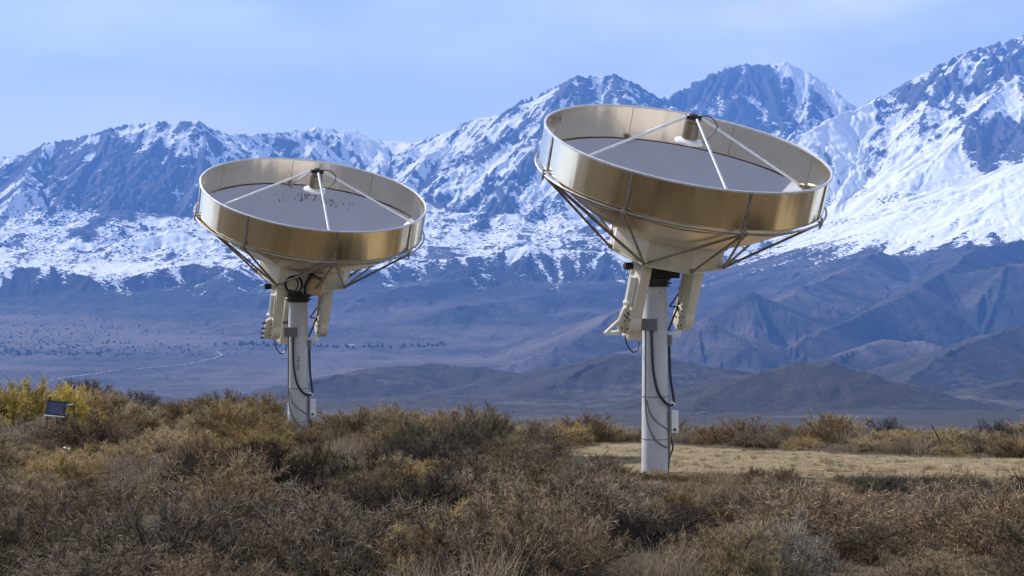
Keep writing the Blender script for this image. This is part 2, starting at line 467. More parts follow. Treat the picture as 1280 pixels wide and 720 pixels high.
TONE += 0.55 * np.exp(-vline) * sstep(6200, 6800, YY) * sstep(9800, 9000, YY) * 0.5

def terrain_material():
    m, t, out = new_mat("mountain_and_valley_ground")
    T = NT(t)
    g = T.n("ShaderNodeNewGeometry").outputs['Position']
    nf = T.noise(g, 0.035, 5, 0.65)
    nc = T.noise(g, 0.004, 4, 0.6)
    snow = T.attr('snow'); tone = T.attr('tone')
    rock = T.mix(nf, (0.045, 0.048, 0.058, 1), (0.16, 0.15, 0.145, 1))
    rock = T.mix(T.ramp(nc, 0.35, 0.65), rock, T.mix(nf, (0.06, 0.058, 0.06, 1), (0.20, 0.185, 0.17, 1)))
    s = T.math('ADD', snow, T.ramp(nf, 0.3, 0.7, -0.85, 0.85))
    s = T.ramp(s, -0.18, 0.22, 0, 1, True)
    scrubf = T.ramp(T.math('ADD', tone, T.ramp(nf, 0.3, 0.7, -0.42, 0.42)), 0.0, 1.1)
    scrub = T.mix(scrubf, (0.010, 0.012, 0.014, 1), (0.135, 0.110, 0.098, 1))
    nq = T.noise(g, 0.22, 5, 0.7)
    scrub = T.mix(T.ramp(nq, 0.30, 0.70), scrub, T.mix(0.35, scrub, (0.22, 0.19, 0.16, 1)))
    vs = T.n("ShaderNodeTexVoronoi", Scale=0.085); T.link(g, vs.inputs['Vector'])
    ds_ = T.math('MULTIPLY', T.math('LESS_THAN', vs.outputs['Distance'], 0.36), T.ramp(nc, 0.42, 0.58, 0, 0.75))
    scrub = T.mix(ds_, scrub, (0.022, 0.024, 0.020, 1))
    low = T.attr('rocky')
    base = T.mix(low, scrub, rock)
    # scattered dark conifers in the snow
    vor = T.n("ShaderNodeTexVoronoi", Scale=0.030); T.link(g, vor.inputs['Vector'])
    tr = T.math('LESS_THAN', T.math('ADD', vor.outputs['Distance'], T.ramp(nf, 0.3, 0.7, -0.12, 0.12)), 0.40)
    tr = T.math('MULTIPLY', tr, T.attr('wood'))
    col = T.mix(s, base, (0.92, 0.93, 0.94, 1))
    col = T.mix(tr, col, (0.022, 0.030, 0.024, 1))
    principled(T, out, col, 0.92, Specular__IOR__Level=0.1)
    return m
MT = terrain_material()
ROCKY = sstep(11900, 12900, YY) * 0.85
WOOD = np.maximum(sstep(-0.05, 0.22, fbm(XX / 420, YY / 420, 4, 501) + 0.05 + 0.10 * sstep(900, 500, UU)), 0.95 * np.exp(-((UU - 170) / 130) ** 2 - ((YY - 14100) / 300) ** 2)) * sstep(560, 330, H) * sstep(-230, -60, H) * sstep(12200, 12800, YY)
VV = np.stack([XX, YY, H], axis=-1)

def grid_piece(name, j0, j1, label_kind='structure'):
    """rows j0..j1 (inclusive) of the far terrain as one sheet"""
    n = j1 - j0 + 1
    V = VV[j0:j1 + 1].reshape(-1, 3)
    i = np.arange(NA - 1)[None, :] + NA * np.arange(n - 1)[:, None]
    F = np.stack([i, i + 1, i + 1 + NA, i + NA], axis=-1).reshape(-1, 4)
    at = {k: v[j0:j1 + 1].ravel() for k, v in (('snow', SNOW), ('tone', TONE), ('rocky', ROCKY), ('wood', WOOD))}
    o = obj(name, np_mesh(name, V, F, MT, True, at))
    o['kind'] = 'structure'
    return o
jv = int(np.searchsorted(Y, 8900)); jf = int(np.searchsorted(Y, 12350)); js = int(np.searchsorted(Y, 2400))
grid_piece('hill_slope', 0, js)
grid_piece('valley_terrain', js, jv)
grid_piece('foothills', jv, jf)
grid_piece('snowy_mountains', jf, NY - 1)

def terrain_z(x, y):
    a = x / y
    fi = np.clip((a - A[0]) / (A[1] - A[0]), 0, NA - 1.001); fj = np.clip(np.interp(y, Y, np.arange(NY)), 0, NY - 1.001)
    i = int(fi); j = int(fj); fi -= i; fj -= j
    return float((H[j, i] * (1 - fi) + H[j, i + 1] * fi) * (1 - fj) + (H[j + 1, i] * (1 - fi) + H[j + 1, i + 1] * fi) * fj)

def ground_hit(u, v, ymin=2000):
    """first place on the far terrain along a sight line"""
    a = (u - U0) / FPX
    i = int(round((a - A[0]) / (A[1] - A[0])))
    vs = V0 + (CAMZ - H[:, i]) / Y * FPX
    ok = np.where((vs <= v) & (Y > ymin))[0]
    y = float(Y[ok[0]]) if len(ok) else float(Y[-1])
    return (a * y, y, terrain_z(a * y, y))

# the air between here and the mountains
def build_haze():
    m, t, out = new_mat("haze_air")
    T = NT(t)
    pv = T.n("ShaderNodeVolumePrincipled", Density=HAZE_DENSITY, Color=HAZE_COLOR)
    pv.inputs['Anisotropy'].default_value = 0.0
    T.link(pv.outputs[0], out.inputs['Volume'])
    zmax = float(H.max()) + 30; zmin = float(H.min()) - 1.0
    x0, x1, y0, y1 = -9800., 9800., -400., 20600.
    V = [(x, y, z) for z in (zmin, zmax) for y in (y0, y1) for x in (x0, x1)]
    F = np.array([(0, 2, 3, 1), (4, 5, 7, 6), (0, 1, 5, 4), (2, 6, 7, 3), (0, 4, 6, 2), (1, 3, 7, 5)])
    o = obj('haze', np_mesh('haze', V, F, m))
    o['kind'] = 'stuff'
build_haze()

# ------------------------------------------------------------------ the hilltop the dishes stand on
def hill_z(x, y):
    x = np.asarray(x, float); y = np.asarray(y, float)
    z = 1.90 - 0.0752 * y
    yb = 39.0 - 0.10 * x - 2.0 * sstep(2, -9, x)                 # the brow
    z = z - 0.10 * np.clip(y - yb, 0, None) - 0.012 * np.clip(y - yb, 0, 12) ** 2
    z = z + 0.62 * sstep(-0.5, -10.5, x) * sstep(20, 30, y) * sstep(48, 36, y)
    z = z + np.where(y < 0, 0.0752 * y * 0.6, 0)
    w = sstep(60, 30, np.hypot(x, y - 20))
    rough = 0.10 * fbm(x / 3.1, y / 3.1, 3, 11) + 0.035 * fbm(x / 0.5, y / 0.5, 2, 15)
    for cx, cy in ((2.393, 26.79), (-4.566, 34.17)):
        rough = rough * (1 - 0.9 * np.exp(-((x - cx) ** 2 + (y - cy) ** 2) / 2.0))
    return z + rough * w

CLEAR_POLY = [(0.6, 29.6), (0.9, 32.5), (1.8, 36.3), (4.0, 35.2), (7.0, 33.0), (9.9, 30.9), (14.5, 27.6), (14.0, 22.5), (10.0, 23.4),
              (7.9, 24.4), (6.4, 24.0), (4.9, 23.8), (4.1, 24.6), (2.9, 25.5), (2.3, 26.2), (1.5, 27.2)]
def in_poly(x, y, poly):
    x = np.asarray(x, float); y = np.asarray(y, float)
    c = np.zeros(np.broadcast(x, y).shape, bool)
    n = len(poly)
    for i in range(n):
        x0, y0 = poly[i]; x1, y1 = poly[(i + 1) % n]
        cond = ((y0 > y) != (y1 > y)) & (x < (x1 - x0) * (y - y0) / (y1 - y0 + 1e-12) + x0)
        c ^= cond
    return c
def poly_dist(x, y, poly):
    d = np.full(np.broadcast(x, y).shape, 1e9)
    for (x0, y0), (x1, y1) in zip(poly, poly[1:] + poly[:1]):
        dx, dy = x1 - x0, y1 - y0
        t = np.clip(((x - x0) * dx + (y - y0) * dy) / (dx * dx + dy * dy), 0, 1)
        d = np.minimum(d, np.hypot(x - x0 - t * dx, y - y0 - t * dy))
    return d

def build_hilltop():
    gx_ = np.concatenate([np.linspace(-220, -20, 26)[:-1], np.linspace(-20, 20, 321), np.linspace(20, 220, 26)[1:]])
    gy_ = np.concatenate([np.linspace(-220, 4, 20)[:-1], np.linspace(4, 50, 369)])
    X_, Y_ = np.meshgrid(gx_, gy_)
    Z_ = hill_z(X_, Y_)
    ins = in_poly(X_, Y_, CLEAR_POLY); d = poly_dist(X_, Y_, CLEAR_POLY)
    clear = np.where(ins, sstep(-0.05, 0.5, d), 0.0)
    clear = np.maximum(clear, 0.85 * sstep(10.5, 7.0, Y_))
    n = len(gx_)
    i = np.arange(n - 1)[None, :] + n * np.arange(len(gy_) - 1)[:, None]
    F = np.stack([i, i + 1, i + 1 + n, i + n], axis=-1).reshape(-1, 4)
    m, t, out = new_mat("dry_hill_soil")
    T = NT(t)
    g = T.n("ShaderNodeNewGeometry").outputs['Position']
    n1_ = T.noise(g, 0.55, 6, 0.65); n2_ = T.noise(g, 6.0, 5, 0.7); n3_ = T.noise(g, 45.0, 3, 0.6)
    soil = T.mix(T.ramp(n2_, 0.3, 0.7), (0.028, 0.021, 0.015, 1), (0.11, 0.085, 0.058, 1))
    straw = T.mix(T.ramp(n2_, 0.33, 0.67), (0.12, 0.088, 0.050, 1), (0.38, 0.30, 0.185, 1))
    straw = T.mix(T.ramp(n1_, 0.35, 0.62), straw, T.mix(n3_, (0.15, 0.11, 0.06, 1), (0.40, 0.33, 0.21, 1)))
    c = T.math('ADD', T.attr('clear'), T.ramp(n2_, 0.3, 0.7, -0.3, 0.3))
    col = T.mix(T.ramp(c, 0.3, 0.7), soil, straw)
    principled(T, out, col, 0.95, bump=T.math('ADD', n2_, T.math('MULTIPLY', n3_, 0.4)), bstr=0.9, bdist=0.05, Specular__IOR__Level=0.1)
    V = np.stack([X_, Y_, Z_], -1).reshape(-1, 3)
    o = obj('hilltop_ground', np_mesh('hilltop_ground', V, F, m, True, {'clear': clear.ravel()}))
    o['kind'] = 'structure'
build_hilltop()

# ------------------------------------------------------------------ shrubs
def twig_material(name, dark, light, tip, transl=0.14):
    m, t, out = new_mat(name)
    T = NT(t)
    oi = T.n("ShaderNodeObjectInfo")
    g = T.n("ShaderNodeNewGeometry").outputs['Position']
    nn = T.noise(g, 9.0, 3, 0.6)
    kind = T.attr('tip')
    rnd = T.attr('rnd')
    c = T.mix(rnd, dark, light)  # stems dark by nature, made darker for deep shade inside the bushes
    tipc = T.mix(nn, tuple(v * 0.62 for v in tip[:3]) + (1,), tip)
    c = T.mix(kind, c, tipc)
    hsv = T.n("ShaderNodeHueSaturation")
    T.link(c, hsv.inputs['Color'])
    T.link(T.ramp(oi.outputs['Random'], 0, 1, 0.62, 1.55), hsv.inputs['Value'])
    T.link(T.ramp(T.math('FRACT', T.math('MULTIPLY', oi.outputs['Random'], 7.31)), 0, 1, 0.80, 1.20), hsv.inputs['Saturation'])
    d = T.n("ShaderNodeBsdfDiffuse"); T.link(hsv.outputs[0], d.inputs['Color'])
    tr = T.n("ShaderNodeBsdfTranslucent"); T.link(hsv.outputs[0], tr.inputs['Color'])
    mxs = T.n("ShaderNodeMixShader"); mxs.inputs[0].default_value = transl
    T.link(d.outputs[0], mxs.inputs[1]); T.link(tr.outputs[0], mxs.inputs[2])
    T.link(mxs.outputs[0], out.inputs['Surface'])
    return m

def ribbons(P0, P1, P2, w, rng):
    """curved tapering two-step ribbons through three points each"""
    n = len(P0)
    r = rng.normal(size=(n, 3)); t = P2 - P0
    s = np.cross(t, r); s /= (np.linalg.norm(s, axis=1, keepdims=True) + 1e-9)
    w = w[:, None]
    V = np.stack([P0 - s * w, P0 + s * w, P1 + s * w * .75, P1 - s * w * .75, P2 + s * w * .25, P2 - s * w * .25], 1).reshape(-1, 3)
    b = np.arange(n)[:, None] * 6
    F = np.concatenate([b + np.array([[0, 1, 2, 3]]), b + np.array([[3, 2, 4, 5]])])
    return V, F

def unit(v): return v / (np.linalg.norm(v, axis=-1, keepdims=True) + 1e-9)

def shrub_mesh(name, mat, seed, rx, rz, nst, nbr, ntw, spread=1.0, twl=0.10, tww=0.0024, tipf=0.5, flare=0.0, bare=0.35, stemw=0.006):
    """stems fan from the root to an uneven dome; each stem forks to branches and each branch to fine twigs"""
    rng = np.random.default_rng(seed)
    az = rng.uniform(0, 2 * np.pi, nst); el = np.arccos(rng.uniform(0.12, 1.0, nst) ** (1 / spread))
    lump = 1 + 0.22 * np.sin(az * 3 + seed) * np.sin(el * 2) + 0.15 * np.sin(az * 5 + 2.1 * seed) + rng.normal(0, 0.055, nst)
    D = np.stack([np.sin(el) * np.cos(az) * rx, np.sin(el) * np.sin(az) * rx, np.cos(el) * rz], -1) * lump[:, None]
    B0 = rng.normal(0, 0.06 * rx, (nst, 3)); B0[:, 2] = -0.05
    tipP = B0 + D; tipP[:, 2] = np.maximum(tipP[:, 2], 0.08)
    mid = B0 + D * 0.5 + np.array([0, 0, 1]) * (0.10 * rz) * rng.uniform(-0.2, 1.2, (nst, 1)) + rng.normal(0, 0.03, (nst, 3))
    parts = []
    parts.append((*ribbons(B0, mid, tipP, rng.uniform(0.6, 1.2, nst) * stemw, rng), 0.0))
    # branches
    k = nst * nbr
    si = np.repeat(np.arange(nst), nbr)
    t = rng.uniform(bare + .15, 1.0, k)[:, None]
    base = (1 - t) ** 2 * B0[si] + 2 * t * (1 - t) * mid[si] + t * t * tipP[si]
    dirn = unit(unit(D[si]) * 0.8 + rng.normal(0, 0.62, (k, 3)) + np.array([0, 0, 0.25 + flare * .5]))
    L = rng.uniform(0.5, 1.2, (k, 1)) * 0.24 * rz
    e = base + dirn * L; m_ = base + dirn * L * .5 + rng.normal(0, 0.012, (k, 3))
    e[:, 2] = np.maximum(e[:, 2], 0.02)
    parts.append((*ribbons(base, m_, e, rng.uniform(0.6, 1.2, k) * stemw * 0.55, rng), 0.0))
    # twigs
    q = k * ntw
    bi = np.repeat(np.arange(k), ntw)
    t = rng.uniform(0.2, 1.0, q)[:, None]
    b2 = base[bi] * (1 - t) + e[bi] * t
    d2 = unit(dirn[bi] * 0.7 + rng.normal(0, 0.62, (q, 3)) + np.array([0, 0, 0.18 + flare * .5]))
    L2 = rng.uniform(0.5, 1.3, (q, 1)) * twl
    e2 = b2 + d2 * L2; m2 = b2 + d2 * L2 * .5 + rng.normal(0, 0.006, (q, 3))
    parts.append((*ribbons(b2, m2, e2, rng.uniform(0.7, 1.3, q) * tww, rng), 1.0))
    V = []; F = []; tip = []; rnd = []; off = 0
    for v, f, isT in parts:
        V.append(v); F.append(f + off); off += len(v)
        nr = len(v) // 6
        rr = rng.uniform(0, 1, nr)
        rnd.append(np.repeat(rr, 6))
        if isT:
            tp = np.where(rng.uniform(0, 1, nr) < tipf, 1.0, 0.15)[:, None] * np.array([[0.1, 0.1, .6, .6, 1, 1]])
            tip.append(tp.ravel())
        else: tip.append(np.zeros(len(v)))
    return np_mesh(name, np.concatenate(V), np.concatenate(F), mat, False, {'tip': np.concatenate(tip), 'rnd': np.concatenate(rnd)})

M_SAGE = twig_material("grey_brown_twigs", (0.024, 0.018, 0.014, 1), (0.17, 0.125, 0.085, 1), (0.62, 0.48, 0.32, 1))
M_TAN = twig_material("tan_twigs", (0.030, 0.021, 0.013, 1), (0.20, 0.145, 0.080, 1), (0.74, 0.57, 0.31, 1), 0.16)
M_RUST = twig_material("rust_brown_twigs", (0.024, 0.016, 0.010, 1), (0.13, 0.092, 0.056, 1), (0.42, 0.31, 0.19, 1), 0.15)
M_GOLD = twig_material("golden_flower_twigs", (0.10, 0.08, 0.03, 1), (0.34, 0.26, 0.07, 1), (0.74, 0.57, 0.17, 1), 0.35)
M_DEAD = twig_material("dead_dark_twigs", (0.014, 0.012, 0.010, 1), (0.055, 0.045, 0.038, 1), (0.15, 0.12, 0.095, 1), 0.1)
M_GREY = twig_material("silver_grey_twigs", (0.035, 0.031, 0.026, 1), (0.16, 0.135, 0.105, 1), (0.50, 0.43, 0.33, 1), 0.2)

PROTO = {
 'sagebrush': [shrub_mesh('sagebrush', M_SAGE, s, 0.68, 0.60, 110, 9, 11, 0.85, 0.080, 0.0030, 0.5) for s in (1, 2, 3)],
 'rabbitbrush': [shrub_mesh('rabbitbrush', M_TAN, s, 0.62, 0.56, 110, 9, 11, 0.9, 0.080, 0.0030, 0.8, 0.2) for s in (11, 12, 13)],
 'rust_shrub': [shrub_mesh('rust_shrub', M_RUST, s, 0.56, 0.46, 80, 8, 10, 0.85, 0.085, 0.0030, 0.7, 0.2) for s in (21, 22)],
 'golden_rabbitbrush': [shrub_mesh('golden_rabbitbrush', M_GOLD, s, 0.60, 0.62, 95, 9, 11, 0.95, 0.075, 0.0048, 0.9, 0.2) for s in (31, 32)],
 'dead_shrub': [shrub_mesh('dead_shrub', M_DEAD, s, 0.66, 0.62, 50, 8, 8, 1.0, 0.12, 0.0028, 0.4, 0.1, 0.2, 0.010) for s in (41, 42)],
 'silver_shrub': [shrub_mesh('silver_shrub', M_GREY, s, 0.54, 0.42, 80, 8, 10, 0.85, 0.085, 0.0028, 0.6, 0.2) for s in (51, 52)],
}

SHRUBS = []      # x, y, kind, scale, squash
R = random.Random(7)
def region_of(x, y):
    u = U0 + x / y * FPX
    cols = [(90, "near the left edge"), (190, "below the dark panel"), (310, "left of the further pylon"), (430, "by the further pylon"),
            (520, "right of the further pylon"), (620, "left of centre gap"), (720, "in the gap between the pylons"), (800, "left of the nearer pylon"), (880, "by the nearer pylon"),
            (980, "right of the nearer pylon"), (1100, "below the nearer dish's right rim"), (1190, "towards the right edge"), (9999, "at the right edge")]
    cn = [c for lim, c in cols if u < lim][0]
    rows = [(13.6, "bottom row of scrub"), (15.0, "second row of scrub"), (16.8, "third row of scrub"), (19.0, "fourth row of scrub"), (21.5, "fifth row of scrub"),
            (24.5, "sixth row of scrub"), (27.5, "upper scrub"), (31.5, "scrub just below the brow"), (34.5, "lower brow line"), (99, "skyline of the brow")]
    return rows[[y < a for a, _ in rows].index(True)][1] + " " + cn

LOOK = {
 'sagebrush': ("grey brown twiggy sagebrush", 'shrub'),
 'rabbitbrush': ("straw tan fluffy rabbitbrush", 'shrub'),
 'rust_shrub': ("low rusty brown shrub", 'shrub'),
 'golden_rabbitbrush': ("golden yellow flowering rabbitbrush", 'shrub'),
 'dead_shrub': ("dark bare dead shrub", 'shrub'),
 'silver_shrub': ("silvery grey low shrub", 'shrub'),
}
PLURAL = {'sagebrush': 'grey brown sagebrush bushes', 'rabbitbrush': 'straw tan rabbitbrush bushes', 'rust_shrub': 'low rusty brown shrubs',
          'golden_rabbitbrush': 'golden flowering rabbitbrush bushes', 'dead_shrub': 'dark dead shrubs', 'silver_shrub': 'silvery grey low shrubs'}

def put_shrub(kind, x, y, s=1.0, sz=1.0, label=None, sink=0.02, i=None):
    me = PROTO[kind][R.randrange(len(PROTO[kind])) if i is None else i]
    o = obj(kind, me)
    o.location = (x, y, float(hill_z(x, y)) - sink)
    o.rotation_euler = (R.uniform(-.12, .12), R.uniform(-.12, .12), R.uniform(0, 6.283))
    o.scale = (s * R.uniform(.9, 1.12), s * R.uniform(.9, 1.12), s * sz)
    reg = region_of(x, y)
    size = "small " if s < 0.72 else "large " if s > 1.12 else ""
    tag(o, label or (size + LOOK[kind][0] + ", " + reg), 'shrub', None if label else size + PLURAL[kind] + ", " + reg)
    SHRUBS.append((x, y, s * 0.6))
    return o

# single shrubs one can pick out
def single(kind, u, D, s, sz, label): put_shrub(kind, (u - 640) / 2000 * D, D, s, sz, label)
single('golden_rabbitbrush', 36, 29.0, 1.25, 1.15, "broad golden yellow bush on the skyline behind and left of the small panel")
single('golden_rabbitbrush', 3, 29.2, 1.2, 1.1, "golden yellow bush cut by the left edge of the view")
single('golden_rabbitbrush', 78, 29.4, 1.1, 1.15, "round golden yellow bush directly above the small dark panel")
single('golden_rabbitbrush', 112, 30.4, 0.65, 1.0, "small golden yellow bush just right of the small dark panel")
single('golden_rabbitbrush', 285, 33.5, 0.60, 0.9, "small golden yellow bush on the brow left of the further pylon")
single('golden_rabbitbrush', 494, 33, 0.62, 0.9, "small golden yellow bush on the brow right of the further pylon")
single('sagebrush', 735, 36.8, 1.0, 1.1, "large rounded grey brown bush at the far left corner of the straw clearing")
single('sagebrush', 700, 36.9, 0.85, 1.0, "grey brown bush left of the large rounded one by the clearing corner")
single('rust_shrub', 806, 25.2, 0.5, 0.55, "low rusty brown shrub against the foot of the nearer pylon")
single('rust_shrub', 842, 25.0, 0.45, 0.5, "tiny rusty brown shrub just right of the nearer pylon's foot")
single('rust_shrub', 775, 25.6, 0.6, 0.6, "rusty brown shrub just left of the nearer pylon's foot")
single('rabbitbrush', 752, 26.0, 0.62, 1.0, "tall straw tan tuft standing left of the nearer pylon before the clearing")
single('rust_shrub', 944, 24.4, 0.34, 1.4, "little upright rusty tuft at the near edge of the clearing")
single('rabbitbrush', 982, 23.8, 0.42, 1.1, "small straw tan tuft at the near edge of the clearing")
single('sagebrush', 1205, 16.4, 1.15, 0.8, "large pale twiggy bush at the right, below the clearing")
single('sagebrush', 1268, 15.4, 1.2, 0.9, "large twiggy bush cut by the right edge of the view")
single('dead_shrub', 262, 20.2, 1.1, 1.0, "dark dead shrub in the middle of the left scrub")
single('silver_shrub', 980, 14.6, 1.0, 1.0, "silvery grey shrub low in the foreground below the clearing")
single('dead_shrub', 1090, 22.3, 0.6, 0.45, "low dark shrub in the shadow-toned brown grass at the clearing's near edge")
single('rabbitbrush', 915, 14.2, 0.8, 0.9, "straw tan bush low in the foreground left of the silvery one")
single('sagebrush', 612, 13.6, 1.2, 0.95, "large grey brown bush at the bottom middle of the view, left of the other two")
single('sagebrush', 668, 13.2, 1.1, 0.9, "large grey brown bush at the bottom middle, between two others like it")
single('rabbitbrush', 560, 13.8, 1.0, 0.9, "straw tan bush at the bottom, just left of the middle")
single('sagebrush', 640, 15.3, 1.1, 0.9, "large grey brown bush second row up, at the very middle of the view")
single('rabbitbrush', 366, 32.2, 0.78, 1.0, "small straw tan bush right before the foot of the further pylon")
single('rust_shrub', 392, 32.0, 0.75, 0.9, "small rusty brown shrub right of the further pylon's foot")
single('sagebrush', 64, 26.4, 0.62, 0.75, "small grey brown bush hiding the legs of the dark blue panel")
single('rust_shrub', 92, 26.2, 0.50, 0.75, "small rusty brown shrub at the right leg of the dark blue panel")
NS = len(SHRUBS)

def col_near(x, y):
    # the ground just round the pylon feet and the panel is trodden bare
    u = U0 + x / y * FPX
    return (785 < u < 850 and 22.6 < y < 28.0) or (345 < u < 402 and 29.0 < y < 35.4) or (50 < u < 100 and 25.6 < y < 28.6)

cands = []
rr = random.Random(3)
y = 12.4
while y < 41:
    x = -0.36 * y - 0.6
    step = 1.34 if y < 30 else 0.95
    off_ = rr.uniform(0, step)
    while x < 0.36 * y + 0.6:
        cands.append((x + off_ + rr.uniform(-.30, .30), y + rr.uniform(-.30, .30)))
        x += step
    y += 1.30 if y < 30 else 0.95
brow = lambda x: 39.0 - 0.10 * x - 2.0 * (1 if x < -4 else 0)
def ok_place(px, py):
    if py > brow(px) + 0.9: return False
    if px > 0 and bool(in_poly(px, py, CLEAR_POLY)): return False
    uu = U0 + px / py * FPX
    if 1015 < uu < 1195 and 19.2 < py < 26: return False
    if 835 < uu < 965 and 19.6 < py < 26: return False
    if px > 0.4 and 19.5 < py < 26: return rr.random() < 0.40
    if col_near(px, py): return False
    for sx, sy, sr in SHRUBS[:NS]:
        if math.hypot(px - sx, py - sy) < sr * 0.9 + 0.25: return False
    return rr.random() < 0.93
good = [c for c in cands if ok_place(*c)]
rr.shuffle(good)
# nearest and brow-line bushes first: they show largest
good.sort(key=lambda c: c[1])
NMAX = 290
step_drop = len(good) / max(1, NMAX - len(SHRUBS))
keep = good if len(good) + len(SHRUBS) <= NMAX else [c for i, c in enumerate(good) if int(i / step_drop) != int((i - 1) / step_drop) or i == 0]
REST = [c for c in good if c not in set(keep)]
for px, py in keep:
    r = rr.random()
    left = px < 0.2
    if py > 29 and px < 2.5:
        kind = 'rabbitbrush' if r < .66 else 'sagebrush' if r < .84 else 'rust_shrub' if r < .97 else 'golden_rabbitbrush'
    elif py > 29:
        kind = 'rabbitbrush' if r < .40 else 'sagebrush' if r < .68 else 'rust_shrub' if r < .92 else 'dead_shrub'
    elif py > 21:
        kind = 'rabbitbrush' if r < .36 else 'sagebrush' if r < .70 else 'rust_shrub' if r < .82 else 'dead_shrub'
    else:
        kind = 'sagebrush' if r < .50 else 'rabbitbrush' if r < .60 else 'rust_shrub' if r < .76 else 'dead_shrub' if r < .88 else 'silver_shrub'
    s = rr.uniform(0.70, 1.42)
    sz = rr.choice((rr.uniform(0.6, 0.85), rr.uniform(0.9, 1.25)))
    if py > 29 and px > 0: s *= 0.74; sz *= 0.85
    elif py > 29: s *= 0.90
    elif py > 21.5 and px > 0.3: s *= 0.62; sz *= 0.62
    elif py > 18.3 and px > 1.0: s *= 0.58; sz *= 0.62
    elif py > 21: s *= 0.95; sz *= 0.85
    elif py > 16.3 and px > 1.0: s *= 0.85; sz *= 0.62
    else: sz *= 0.85
    put_shrub(kind, px, py, s, sz)

# the low growth under and between the shrubs: too much to count
def tufts_mesh(name, mat, pts, seed, h0, h1, nb, rad, w=0.0022, lean=0.5):
    rng = np.random.default_rng(seed)
    n = len(pts)
    idx = np.repeat(np.arange(n), nb)
    q = len(idx)
    P0 = pts[idx] + np.concatenate([rng.normal(0, rad, (q, 2)), np.zeros((q, 1))], 1)
    hh = rng.uniform(h0, h1, n)[idx] * rng.uniform(.5, 1.1, q)
    d = np.concatenate([rng.normal(0, lean, (q, 2)), np.ones((q, 1))], 1); d = unit(d)
    P2 = P0 + d * hh[:, None]
    P1 = P0 + d * hh[:, None] * .5 + np.array([0, 0, 1]) * hh[:, None] * .08
    V, F = ribbons(P0, P1, P2, np.full(q, w), rng)
    rn = np.repeat(rng.uniform(0, 1, q), 6)
    tp = np.repeat(rng.uniform(0, 1, n)[idx], 6) * np.tile(np.array([0.2, 0.2, .7, .7, 1, 1]), q)
    return np_mesh(name, V, F, mat, False, {'tip': tp, 'rnd': rn})

rng = np.random.default_rng(5)
def scatter(n, test, y0=11.5, y1=40.5):
    out = []
    while len(out) < n:
        yy = rng.uniform(y0, y1); xx = rng.uniform(-0.47, 0.47) * yy
        if test(xx, yy): out.append((xx, yy))
    a = np.array(out)
    return np.concatenate([a, hill_z(a[:, 0], a[:, 1])[:, None] - 0.01], 1)
under = scatter(3900, lambda x, y: not (x > 0 and bool(in_poly(x, y, CLEAR_POLY))))
o = obj('undergrowth', tufts_mesh('undergrowth', M_SAGE, under, 8, 0.06, 0.20, 14, 0.05, 0.0028, 0.6)); tag(o, kind='stuff')
under2 = scatter(2600, lambda x, y: not (x > 0 and bool(in_poly(x, y, CLEAR_POLY))))
o = obj('dry_grass', tufts_mesh('dry_grass', M_TAN, under2, 9, 0.10, 0.26, 14, 0.04, 0.0024, 0.35)); tag(o, kind='stuff')
M_STRAW = twig_material("cut_straw", (0.19, 0.145, 0.085, 1), (0.36, 0.29, 0.18, 1), (0.46, 0.38, 0.24, 1), 0.2)
cl = scatter(9000, lambda x, y: x > 0 and bool(in_poly(x, y, CLEAR_POLY)), 22.3, 37)
o = obj('stubble_grass', tufts_mesh('stubble_grass', M_STRAW, cl, 10, 0.02, 0.055, 12, 0.06, 0.0032, 1.3)); tag(o, kind='stuff')
ct = scatter(420, lambda x, y: x > 0 and bool(in_poly(x, y, CLEAR_POLY)) and gnoise(np.array([x * .8]), np.array([y * .8]), 3)[0] > -.05, 22.3, 37)
o = obj('grass_tufts', tufts_mesh('grass_tufts', M_TAN, ct, 14, 0.04, 0.12, 26, 0.035, 0.003, 0.6)); tag(o, kind='stuff')
low = scatter(700, lambda x, y: x > 0.3 and 19.3 < y < 26 and not bool(in_poly(x, y, CLEAR_POLY)), 19.3, 26)
o = obj('low_ground_cover', tufts_mesh('low_ground_cover', M_SAGE, low, 15, 0.08, 0.20, 34, 0.07, 0.003, 0.8)); tag(o, kind='stuff')
brn = scatter(520, lambda x, y: (4.95 < x < 7.0 and 22.0 < y < 24.7) or (abs(x - 3.5) < .8 and 24.2 < y < 25.6 and rng.uniform() < .3), 22, 26)  # brown tufts, their dark tone standing in for dish and pylon shadows
o = obj('brown_shadow_grass', tufts_mesh('brown_shadow_grass', M_RUST, brn, 12, 0.10, 0.22, 22, 0.07, 0.0034, 0.9)); tag(o, kind='stuff')
if REST:
    ii = np.array([(x, y) for x, y in REST]); zz = hill_z(ii[:, 0], ii[:, 1])[:, None]
    pts = np.concatenate([ii, zz], 1)
    pts = np.repeat(pts, 9, axis=0); pts[:, :2] += rng.normal(0, 0.25, (len(pts), 2))
    o = obj('scrub', tufts_mesh('scrub', M_SAGE, pts, 13, 0.3, 0.5, 40, 0.10, 0.0026, 0.5)); tag(o, kind='stuff')
print("SHRUB COUNT", len(SHRUBS), "rest", len(REST))

